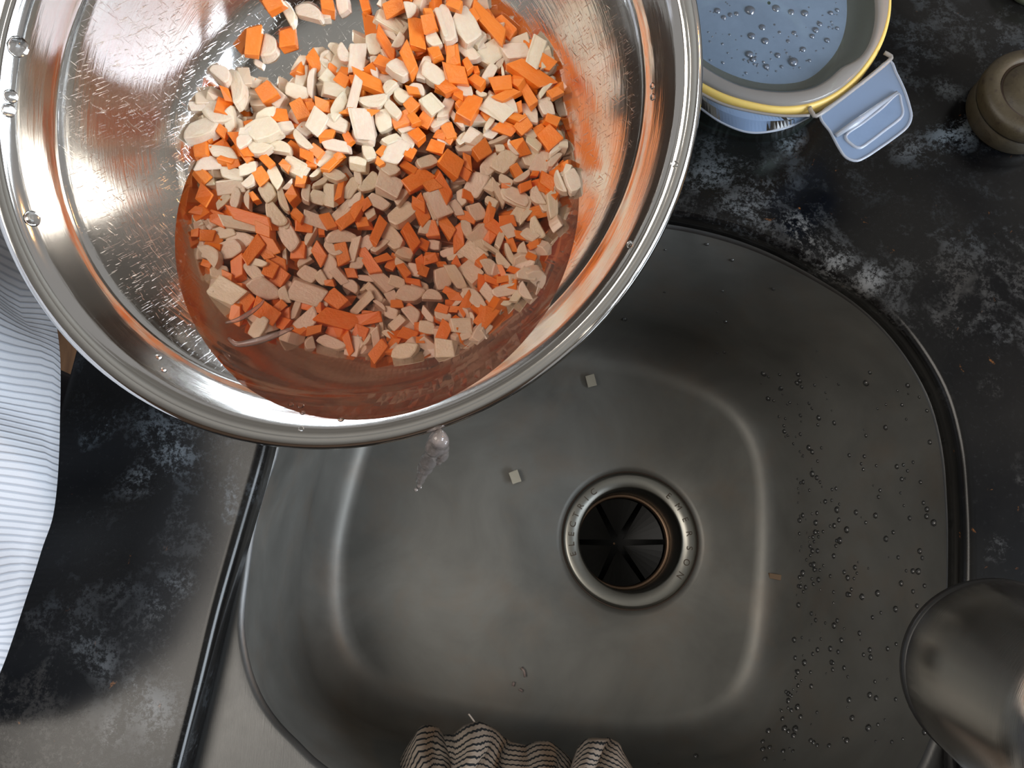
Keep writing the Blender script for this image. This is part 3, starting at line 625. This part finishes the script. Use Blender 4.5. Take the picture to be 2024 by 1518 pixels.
def put(kind, px, py, Lp, Wp, ang, frac, key=None, lift=0, tilt=.22, single=True):
    X = heap(px, py, frac); d = (X - CAM).length * .97
    Lm, Wm = Lp * d / F, Wp * d / F
    Hm = min(max(.0045, min(Lm, Wm) * rv.uniform(.6, .95)), .0080)
    if kind == 'w': Hm = min(max(.0042, Wm * rv.uniform(.45, .8)), .0070); Lm *= 1.12; Wm *= 1.15
    X = X - (X - CAM).normalized() * (Hm * .35 + lift)
    nn = (NN + Vector((rv.uniform(-tilt, tilt), rv.uniform(-tilt, tilt), 0))).normalized()
    sz = max(Lp, Wp)
    word = ('large ' if sz > 46 else 'small ' if sz < 26 else '') + ('long ' if Lp / Wp > 1.9 else '')
    what = 'orange carrot ' + ('baton' if Lp / Wp > 1.9 else 'dice') if kind == 'c' else 'pale vegetable ' + ('sliver' if Lp / Wp > 1.9 else 'chunk')
    word = ('half-buried ' if frac < 1 else '') + word.replace('long ', '')
    lb = OWN.get(key); gp = None
    if not lb:
        lb = '%s%s %s' % (word, what, zone(px, py)); gp = lb
    return place('carrot_piece' if kind == 'c' else 'white_vegetable_piece', rv.choice(CM if kind == 'c' else WM), X, nn, px, py, ang + (0 if rv.random() < .5 else 180), Lm * 1.02, Wm * 1.02, Hm, label=lb, cat='carrot' if kind == 'c' else 'vegetable', group=gp)
for kind, tab in (('w', WHI), ('c', CAR)):
    for cr, s in tab.items():
        ox, oy = ORG[cr]
        for it in s.split(';'):
            x, y, l, w_, a = map(float, it.split(','))
            px, py = ox + x * K_, oy + y * K_
            if kind == 'c': nC += 1
            else: nW += 1
            put(kind, px, py, l * K_, w_ * K_, a, 1.0, (kind, int(x), int(y)), rv.uniform(-.0014, .0010) - (.0004 if kind == 'w' else 0))
# continuing past the top edge of the frame
def randin(ymin=-130, ymax=720):
    while True:
        x, y = rv.uniform(370, 1150), rv.uniform(ymin, ymax)
        if pdist(x, y) > 8: return x, y
SEEN = [o for o in C.objects if o.name.startswith(('carrot_piece', 'white_vegetable_piece'))]
# second layer, single pieces up to 300 of a kind
while nC < 240:
    x, y = randin(); put('c', x, y, rv.uniform(24, 48), rv.uniform(18, 28), rv.uniform(0, 180), .62, None, 0, .5); nC += 1
while nW < 298:
    x, y = randin(); put('w', x, y, rv.uniform(28, 50), rv.uniform(20, 32), rv.uniform(0, 180), .62, None, 0, .5); nW += 1
by = {}
for o in SEEN:
    if o.get('group'): by.setdefault(o['group'], []).append(o)
for gname, lst in by.items():
    if len(lst) < 2: 
        del lst[0]['group']; continue
    pr = {o.name: proj(o.matrix_world.translation) for o in lst}
    names = [('leftmost', lambda o: -pr[o.name][0]), ('rightmost', lambda o: pr[o.name][0]), ('uppermost', lambda o: -pr[o.name][1]), ('lowest', lambda o: pr[o.name][1]),
             ('second from left,', lambda o: -pr[o.name][0]), ('second from right,', lambda o: pr[o.name][0])]
    left = list(lst)
    for wd, fn in names:
        if not left: break
        b_ = max(left, key=fn); b_['label'] = (wd + ' ' + gname)[:200]; left.remove(b_)
        if len(left) == 1: pass
    for o in left: o['label'] = 'inner ' + gname; o['group'] = 'inner ' + gname
# the rest of the heap underneath
for kind, num, nm, lb, ct in (('c', 230, 'buried_carrot_pieces', 'orange carrot dice buried deep in the heap inside the bowl', 'carrots'), ('w', 480, 'buried_white_vegetable_pieces', 'pale vegetable pieces buried deep in the heap inside the bowl', 'vegetables')):
    vs, fs = [], []
    for _ in range(num):
        x, y = randin(); X = heap(x, y, rv.choice([.15, .35, .55])); me = rv.choice(CM if kind == 'c' else WM)
        s = rv.uniform(.008, .0125)
        mt = Matrix.Translation(X) @ Matrix.Rotation(rv.uniform(0, 6), 4, Vector((rv.uniform(-1, 1), rv.uniform(-1, 1), rv.uniform(-.2, 1))).normalized()) @ Matrix.Diagonal((s, s * .75, s * .5, 1))
        o0 = len(vs); vs += [mt @ v.co for v in me.vertices]; fs += [tuple(o0 + k for k in p.vertices) for p in me.polygons]
    obj(nm, me_from(vs, fs), M['carrot' if kind == 'c' else 'white'], label=lb, cat=ct, kind='stuff')
# pinkish shreds trailing in the water at the lower left of the heap
for pts, r, lb in (([(446, 638), (470, 632), (495, 618), (515, 602), (522, 592)], .0009, 'thin curled pink shred trailing in the water, upper one'),
                   ([(452, 668), (468, 680), (500, 676), (540, 664), (580, 648)], .0013, 'wide pink film shred trailing in the water, lower one')):
    obj('skin_shred', tube(spline([P(x, y, ZW - .0015) for x, y in pts], 24, False), [r * (.4 + sin(pi * min(1, (k + 2) / 26))) for k in range(24)], 8), M['frost'], label=lb, cat='vegetable', smooth=True)

# ------------------------------------------------------------------ food container at the upper right
ZL = .957
gas_px = [(1385, 172), (1430, 194), (1480, 209), (1540, 219), (1600, 214), (1655, 192), (1703, 152), (1741, 98), (1760, 50), (1767, 0), (1762, -60), (1738, -125), (1695, -175), (1635, -212), (1560, -232), (1470, -234), (1400, -216), (1338, -172), (1297, -112), (1280, -40), (1288, 40), (1315, 110), (1348, 148)]
lc = P(1525, -5, ZL); cb_ = Vector((lc.x, lc.y, ZC))
cont = empty('food_container', cb_, 'round glass food container with translucent clip lid and yellow seal', 'container')
NG = 120
g_out = polar(spline([P(x, y, ZL) for x, y in gas_px], 200), lc, NG)
def sc_ring(r, s, z, c=lc): return [Vector((c.x + (v.x - c.x) * s, c.y + (v.y - c.y) * s, z)) for v in r]
# glass body
bod = [sc_ring(g_out, .50, ZC + .004), sc_ring(g_out, .78, ZC + .0005), sc_ring(g_out, .86, ZC + .004), sc_ring(g_out, .93, ZL - .012), sc_ring(g_out, .955, ZL - .004), sc_ring(g_out, .93, ZL - .004), sc_ring(g_out, .90, ZL - .012), sc_ring(g_out, .83, ZC + .007), sc_ring(g_out, .5, ZC + .006)]
keep(obj('glass_body', loft(bod, True, True, True), M['glass'], smooth=True, label='greenish clear glass body'), cont)
# yellow gasket ring (squashed torus)
gr_ = []
for k in range(10):
    a = 2 * pi * k / 10; gr_.append([v for v in sc_ring(g_out, .968 + .032 * cos(a), ZL - .0060 + .0060 * sin(a))])
keep(obj('seal_ring', loft(gr_ + [gr_[0]]), M['gasket'], smooth=True, label='yellow silicone seal'), cont)
# lid: rim, step, recessed panel following the wavy recess
rec_px = [(1385, 130), (1434, 160), (1483, 177), (1545, 184), (1598, 178), (1634, 160), (1662, 136), (1697, 116), (1718, 85), (1728, 45), (1728, 0), (1716, -60), (1690, -95), (1660, -130), (1600, -170), (1530, -192), (1460, -190), (1395, -165), (1345, -120), (1325, -60), (1325, 0), (1340, 60), (1360, 100)]
rec = polar(spline([P(x, y, ZL) for x, y in rec_px], 200), lc, NG)
flr_px = [(1385, 112), (1440, 145), (1500, 163), (1560, 165), (1604, 152), (1646, 112), (1668, 66), (1674, 10), (1664, -50), (1630, -110), (1575, -150), (1510, -165), (1445, -155), (1385, -120), (1350, -60), (1345, 0), (1352, 60)]
flr = polar(spline([P(x, y, ZL - .006) for x, y in flr_px], 200), Vector((lc.x, lc.y, ZL - .006)), NG)
lidrim = [sc_ring(g_out, .955, ZL - .003), sc_ring(g_out, .957, ZL + .0005), sc_ring(g_out, .945, ZL + .0018), zset(inset(rec, lc, -.0016), ZL + .0018), zset(rec, ZL + .0012), zset(rec, ZL)]
lid = keep(obj('lid_rim', loft(lidrim), M['lidrim'], smooth=True), cont)
stp = [zset(rec, ZL), [a.lerp(b, .5) for a, b in zip(zset(rec, ZL - .004), flr)], flr]
keep(obj('lid_step', loft(stp), clear_mat('clear_step_plastic', (.80, .86, .86), .1, 1.45, .30, (.42, .46, .44)), smooth=True, label='see-through sloping side of the lid recess'), cont)
pan = [flr] + [sc_ring(flr, s, ZL - .006 + (1 - s) * .0012) for s in (.75, .5, .25, .02)]
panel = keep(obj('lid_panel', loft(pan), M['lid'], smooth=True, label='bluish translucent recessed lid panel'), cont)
# condensation on the lid
vs, fs = [], []; rd = random.Random(5)
big = [(1418, 22, .0022), (1430, 35, .0018), (1443, 30, .0018), (1455, 28, .0018), (1482, 22, .0036), (1533, 18, .0030), (1563, 25, .0024), (1590, 27, .0026), (1506, 55, .0024), (1485, 72, .0026), (1512, 82, .0026), (1530, 50, .0014), (1540, 65, .0015), (1569, 66, .0018), (1612, 60, .0022), (1620, 48, .0018), (1605, 72, .0018), (1557, 82, .0015), (1587, 98, .002), (1537, 110, .002), (1568, 123, .0032), (1481, 108, .0026), (1488, 118, .002), (1655, 20, .0014), (1642, 26, .0016), (1635, 80, .0018), (1655, 56, .0013), (1515, 132, .002), (1545, 132, .0012), (1600, 120, .0011)]
for (x, y, r) in big + [(rd.uniform(1400, 1660), rd.uniform(5, 150), rd.choice([.0005, .0007, .0009])) for _ in range(130)]:
    if hypot(x - 1505, (y + 5)) > 165: continue
    sphere_cap(P(x, y, ZL - .0058), UP, r, r * .6, vs, fs, 12)
obj('lid_droplets', me_from(vs, fs), clear_mat('condensation', (.90, .94, 1.0), .05, 1.9, .12, (.8, .85, .95)), label='beads of condensation scattered over the bluish lid panel', cat='water drops', kind='stuff', smooth=True)
# open clip at the lower right
def plate(px, z, th, seg=60, closed=True):
    o = spline([P(x, y, z) for x, y in px], seg); c = sum(o, Vector()) / len(o)
    def ins(d): return [v + (c - v).normalized() * d for v in o]
    return o, c, ins
ck_px = [(1622, 226), (1668, 192), (1712, 158), (1756, 121), (1772, 146), (1788, 180), (1798, 212), (1801, 232), (1792, 252), (1765, 274), (1735, 295), (1712, 310), (1692, 318), (1672, 311), (1658, 292), (1642, 262)]
ZK = ZL - .002
def poly_prism(px, z0, z1, n=90):
    o = spline([P(x, y, z0) for x, y in px], n); d = z1 - z0
    return [o, [v + Vector((0, 0, d)) for v in o]]
a_, b_ = poly_prism(ck_px, ZK, ZK + .0012)
clip = obj('open_clip', loft([a_, b_], True, True, True), M['clip'], label='bluish clip flap swung open at the lower right'); keep(clip, cont)
# raised edge bead and slot frame on the clip
eb = spline([P(x, y, ZK + .0012) for x, y in ck_px], 90)
keep(obj('clip_edge', tube(eb + [eb[0]], .0008, 8, False), M['clipedge'], smooth=True), clip)
sl = [(1672, 268), (1706, 243), (1742, 215), (1774, 186), (1781, 204), (1784, 226), (1772, 240), (1748, 258), (1722, 278), (1700, 292), (1684, 286)]
eb = spline([P(x, y, ZK + .0014) for x, y in sl], 60)
keep(obj('slot_frame', tube(eb + [eb[0]], .0009, 8, False), M['clipedge'], smooth=True), clip)
a_, b_ = poly_prism(sl, ZK + .0012, ZK + .0018, 60)
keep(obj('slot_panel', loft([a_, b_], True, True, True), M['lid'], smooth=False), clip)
keep(obj('slot_ridge', tube([P(1652, 268, ZK + .0018), P(1690, 243, ZK + .002), P(1773, 183, ZK + .0018)], [.0014, .0022, .0012], 8), M['clipedge'], smooth=True), clip)
hb = [P(x, y, ZL - .0005) for x, y in ((1600, 212), (1606, 224), (1620, 226), (1690, 174), (1757, 120), (1758, 110), (1748, 104))]
keep(obj('clip_hinge', tube(spline(hb, 50, False), .0013, 10), M['lidrim'], smooth=True), cont)
# folded clip at the bottom
up_ = spline([P(x, y, ZL - .001) for x, y in ((1352, 164), (1385, 184), (1430, 206), (1490, 221), (1550, 229), (1600, 228))], 40, False)
lo_ = spline([P(x, y, ZL - .012) for x, y in ((1352, 185), (1385, 214), (1430, 244), (1485, 262), (1550, 254), (1600, 231))], 40, False)
md_ = [a.lerp(b, .5) + Vector((0, 0, .002)) for a, b in zip(up_, lo_)]
vv = [up_, md_, lo_, [v - Vector((0, 0, .0012)) for v in lo_], [v - Vector((0, 0, .0012)) for v in md_], [v - Vector((0, 0, .0012)) for v in up_], up_]
fc = obj('folded_clip', loft(vv, False), M['clip'], smooth=False, label='closed clip flap hanging at the near edge'); keep(fc, cont)
keep(obj('clip_edge', tube(lo_, .0007, 8), M['clipedge'], smooth=True), fc)
keep(obj('clip_hinge', tube(up_, .0009, 8), M['lidrim'], smooth=True), cont)

# ------------------------------------------------------------------ round jars at the right edge
def mottled(name, c1, c2, c3, rough=.5):
    m, nt, b = mat(name); co = coord(nt); n = noi(nt, co, 60, 5, .7); n2 = noi(nt, co, 160, 4, .7)
    col = mixc(nt, ramp(nt, n, [(.35, 0), (.65, 1)]), c1, c2); col = mixc(nt, ramp(nt, n2, [(.55, 0), (.7, .8)]), col, c3)
    L(nt, col, b.inputs['Base Color']); b.inputs['Roughness'].default_value = rough; bump(nt, b, n2, .3, .001); return m
jc = P(2052, 176, .928); jr = .0325
jar = empty('round_jar', (jc.x, jc.y, ZC), 'tan mottled round jar with a dark grooved lid at the right edge', 'jar')
tanm = mottled('tan_mottled_lid', (.040, .030, .016), (.055, .042, .022), (.022, .013, .008))
for nm, pr, m_ in (('jar_body', [(.0005, .0), (jr * .92, .0), (jr * .96, .002), (jr * .96, .014), (jr * .8, .017), (.0005, .017)], mottled('tan_mottled_body', (.03, .024, .015), (.045, .035, .02), (.02, .013, .008))),
                   ('jar_lid', [(.0005, .016), (jr * .98, .015), (jr, .017), (jr, .023), (jr * .95, .026), (jr * .72, .0275), (jr * .68, .0250), (jr * .63, .0250), (jr * .60, .0275), (jr * .3, .028), (.0005, .028)], tanm),
                   ('lid_groove', [(jr * .675, .0256), (jr * .635, .0256)], M['grime'])):
    o = obj(nm, lathe(pr, 72), m_, smooth=True); o.location = (jc.x, jc.y, ZC); keep(o, jar)
gc = P(2060, -56, .912)
cup = empty('small_pale_cup', (gc.x, gc.y, ZC), 'pale green cup whose curved edge shows in the upper right corner', 'cup')
o = obj('cup_body', lathe([(.0005, 0), (.018, 0), (.021, .002), (.0235, .012), (.0225, .012), (.020, .004), (.0005, .003)], 64), simple('pale_green_glaze', (.14, .16, .11), .4), smooth=True); o.location = (gc.x, gc.y, ZC); keep(o, cup)

# ------------------------------------------------------------------ the tap
e0 = P(1987, 1338, 1.135)                     # centre of the spout's open end
e1 = P(2290, 1520, 1.20)
ax = (e1 - e0).normalized(); RT = .0262
fz = empty('kitchen_tap', (.33, -.10, ZC), 'brushed steel kitchen tap head with a black ring reaching in from the right', 'tap')
fz.location = (e0.x + .24, e0.y - .05, ZC)
pth = [e0, e0 + ax * .03, e0 + ax * .06, e0 + ax * .085, e0 + ax * .13 + UP * .002, Vector((e0.x + .185, e0.y - .06, e0.z + .045)), Vector((e0.x + .225, e0.y - .065, e0.z + .01)), Vector((e0.x + .24, e0.y - .06, e0.z - .06)), Vector((e0.x + .24, e0.y - .05, ZC + .05)), Vector((e0.x + .24, e0.y - .05, ZC))]
head = tube([e0, e0 + ax * .002, e0 + ax * .03, e0 + ax * .06, e0 + ax * .085, e0 + ax * .088], [RT * .965, RT, RT * 1.0, RT * .98, RT * .9, RT * .6], 64)
keep(obj('spray_head', head, M['faucet'], smooth=True), fz)
keep(obj('rubber_ring', tube([e0 - ax * .0030, e0 - ax * .0024, e0 + ax * .0004, e0 + ax * .0007], [RT * .95, RT * 1.012, RT * 1.012, RT * .96], 64), M['rubber'], smooth=True, label='black rubber ring at the spout mouth'), fz)
keep(obj('neck', tube(spline(pth[3:], 60, False), .014, 24), M['faucet'], smooth=True), fz)
bs = obj('base_plate', lathe([(.0005, .0), (.028, .0), (.028, .006), (.024, .010), (.017, .03), (.0005, .031)], 48), M['faucet'], smooth=True); bs.location = fz.location; keep(bs, fz)

# ------------------------------------------------------------------ striped cloth over the sink divider
def stripes():
    m, nt, b = mat('striped_knit'); tc = N(nt, 'ShaderNodeTexCoord'); sp = N(nt, 'ShaderNodeSeparateXYZ'); L(nt, tc.outputs['UV'], sp.inputs[0])
    z = mth(nt, 'MULTIPLY', mth(nt, 'PINGPONG', mth(nt, 'MULTIPLY', sp.outputs[0], 150), 1), .16)
    ph = mth(nt, 'ADD', mth(nt, 'MULTIPLY', sp.outputs[1], 21), z)
    ph = mth(nt, 'ADD', ph, mth(nt, 'MULTIPLY', noi(nt, tc.outputs['UV'], 7, 3), 1.0))
    fr = mth(nt, 'FRACT', ph)
    k = ramp(nt, fr, [(0, 0), (.60, 0), (.66, 1), (.93, 1), (1, 0)])
    col = mixc(nt, k, mixc(nt, noi(nt, tc.outputs['UV'], 40, 3), (.34, .27, .21), (.46, .38, .31)), (.012, .016, .020))
    L(nt, col, b.inputs['Base Color']); b.inputs['Roughness'].default_value = .95
    bump(nt, b, mth(nt, 'ADD', k, noi(nt, tc.outputs['UV'], 300, 2)), .5, .0015); return m
edge = [(800, 1512), (812, 1490), (826, 1462), (834, 1443), (850, 1440), (868, 1446), (880, 1462), (900, 1460), (925, 1441), (948, 1434), (966, 1446), (985, 1464), (1015, 1476), (1045, 1482), (1068, 1474), (1086, 1473), (1104, 1492), (1122, 1512), (1134, 1514), (1142, 1482), (1158, 1468), (1196, 1466), (1222, 1476), (1234, 1496), (1244, 1530)]
NU, NV = 150, 46
def edge_y(x):
    for (a, b), (c, d) in zip(edge, edge[1:]):
        if a <= x <= c: return b + (d - b) * (x - a) / (c - a)
    return edge[-1][1]
vs, uv = [], []
for j in range(NV):
    t = j / (NV - 1)
    for i in range(NU):
        x = 800 + 444 * i / (NU - 1); y0 = edge_y(x); y = y0 + (1680 - y0) * t
        xx = x + 6 * sin(y * .05 + x * .03)
        zz = .802 + (.886 - .802) * min(1, t * 1.25) ** .8
        cup_ = 0 if 1 else 0
        fold = .0075 * sin(x * .055 + 1.2 * sin(y * .018)) + .004 * sin(x * .13 + y * .03) + .003 * noise.noise(Vector((x * .02, y * .03, 2)))
        rnd = -.010 * math.exp(-t * 14)
        vs.append(P(xx, y, zz + fold * (1 - .5 * t) + rnd)); uv.append((i / NU, t + .02 * sin(x * .06)))
fs = [(j * NU + i, j * NU + i + 1, (j + 1) * NU + i + 1, (j + 1) * NU + i) for j in range(NV - 1) for i in range(NU - 1)]
cl = me_from(vs, fs); ul = cl.uv_layers.new(name='UVMap')
for lp in cl.loops: ul.data[lp.index].uv = uv[lp.vertex_index]
cloth = obj('striped_cloth', cl, stripes(), label='crumpled beige dishcloth with thin black stripes at the near end of the sink', cat='cloth', smooth=True)
so = cloth.modifiers.new('thick', 'SOLIDIFY'); so.thickness = .003; so.offset = -1
keep(obj('loose_thread', tube(spline([P(x, y, .80) for x, y in ((926, 1411), (933, 1420), (940, 1430), (946, 1440))], 12, False), .0006, 6), simple('thread', (.35, .3, .26), .9), smooth=True), cloth)

# ------------------------------------------------------------------ the person at the front of the worktop (only the shirt front shows)
def ribknit():
    m, nt, b = mat('white_rib_knit'); tc = N(nt, 'ShaderNodeTexCoord'); sp = N(nt, 'ShaderNodeSeparateXYZ'); L(nt, tc.outputs['UV'], sp.inputs[0])
    wv = mth(nt, 'SINE', mth(nt, 'MULTIPLY', mth(nt, 'ADD', sp.outputs[0], mth(nt, 'MULTIPLY', noi(nt, tc.outputs['UV'], 5, 2), .012)), 2 * pi * 92))
    g = ramp(nt, mth(nt, 'ADD', mth(nt, 'MULTIPLY', wv, .5), .5), [(0, 0), (.25, .8), (.6, 1), (1, 1)])
    L(nt, mixc(nt, g, (.56, .59, .66), (.80, .81, .86)), b.inputs['Base Color']); b.inputs['Roughness'].default_value = .9
    bump(nt, b, mth(nt, 'ADD', g, mth(nt, 'MULTIPLY', noi(nt, tc.outputs['UV'], 900, 2), .3)), .6, .001); return m
sil = [(96, 560), (112, 640), (119, 700), (120, 760), (119, 830), (118, 880), (113, 960), (104, 1026), (86, 1079), (70, 1130), (52, 1183), (35, 1235), (14, 1297), (-6, 1345), (-40, 1410), (-90, 1470), (-170, 1520)]
ZT = .965
front = [P(x, y, ZT) for x, y in sil]
front = spline([P(20, 430, ZT), P(70, 490, ZT)] + front, 100, False)
cx_ = P(-260, 940, ZT)
person = empty('person', (cx_.x, cx_.y, .86), 'person in a white ribbed shirt leaning at the left front edge of the worktop', 'person')
rows = []
for k in range(40):
    t = k / 39; z = .78 + .40 * t
    s = 1 - .45 * ((z - ZT) / .215) ** 2 if z > ZT else 1
    lean = Vector((0, 0, 0)) if z > ZT else Vector((-.95 * (ZT - z), 0, 0))
    row = []
    for i, v in enumerate(front):
        f = .004 * sin(i * .32 + z * 30) + .003 * sin(i * .11 - z * 55)
        d = Vector((v.x - cx_.x, v.y - cx_.y, 0)); q = Vector((cx_.x, cx_.y, z)) + d * s + d.normalized() * (f if abs(z - ZT) > .0 else 0) * min(1, abs(z - ZT) / .02) + lean
        row.append(q)
    back = [Vector((cx_.x + lean.x - .11 - .04 * sin(pi * b / 11), row[-1].y + (row[0].y - row[-1].y) * b / 11, z)) for b in range(1, 11)]
    rows.append(row + back)
sm = loft(rows, True, True, True); ul = sm.uv_layers.new(name='UVMap'); nr = len(rows[0])
for pl in sm.polygons:
    for li, vi in zip(pl.loop_indices, pl.vertices):
        if vi < nr * 40: ul.data[li].uv = ((vi % nr) / 100, (vi // nr) / 40)
keep(obj('ribbed_shirt', sm, ribknit(), smooth=True), person)
tr_rows = [[Vector((cx_.x - .18 + (v.x + .18 - cx_.x) * k1, cx_.y + (v.y - cx_.y) * k1, z)) for v in rows[0]] for z, k1 in ((.80, .97), (.70, 1.02), (.5, 1.0), (.3, .95))]
keep(obj('dark_trousers', loft(tr_rows, True, True, True), simple('navy_cloth', (.012, .013, .022), .9), smooth=True), person)

# ------------------------------------------------------------------ what stands around: cupboard front, floor, walls, ceiling
def box(name, lo, hi, m, **kw):
    vs = [Vector((x, y, z)) for x in (lo[0], hi[0]) for y in (lo[1], hi[1]) for z in (lo[2], hi[2])]
    return obj(name, me_from(vs, [(0, 1, 3, 2), (4, 6, 7, 5), (0, 4, 5, 1), (2, 3, 7, 6), (0, 2, 6, 4), (1, 5, 7, 3)]), m, **kw)
def wood():
    m, nt, b = mat('brown_wood_floor'); co = coord(nt, scale=(8, 1, 1)); n = noi(nt, co, 6, 5, .6, .6)
    L(nt, ramp(nt, n, [(.3, (.10, .05, .025)), (.7, (.22, .12, .06))]), b.inputs['Base Color']); b.inputs['Roughness'].default_value = .4; return m
box('floor', (-2.2, -2, -.05), (1.2, 2, 0), wood(), kind='structure')
box('wall_near', (-2.2, -2.05, 0), (1.2, -2, 2.45), simple('brown_cupboard_fronts', (.16, .10, .065), .5), kind='structure')
box('ceiling', (-2.2, -2, 2.45), (1.2, 2, 2.5), simple('ceiling_paint', (.50, .47, .42), .8), kind='structure')
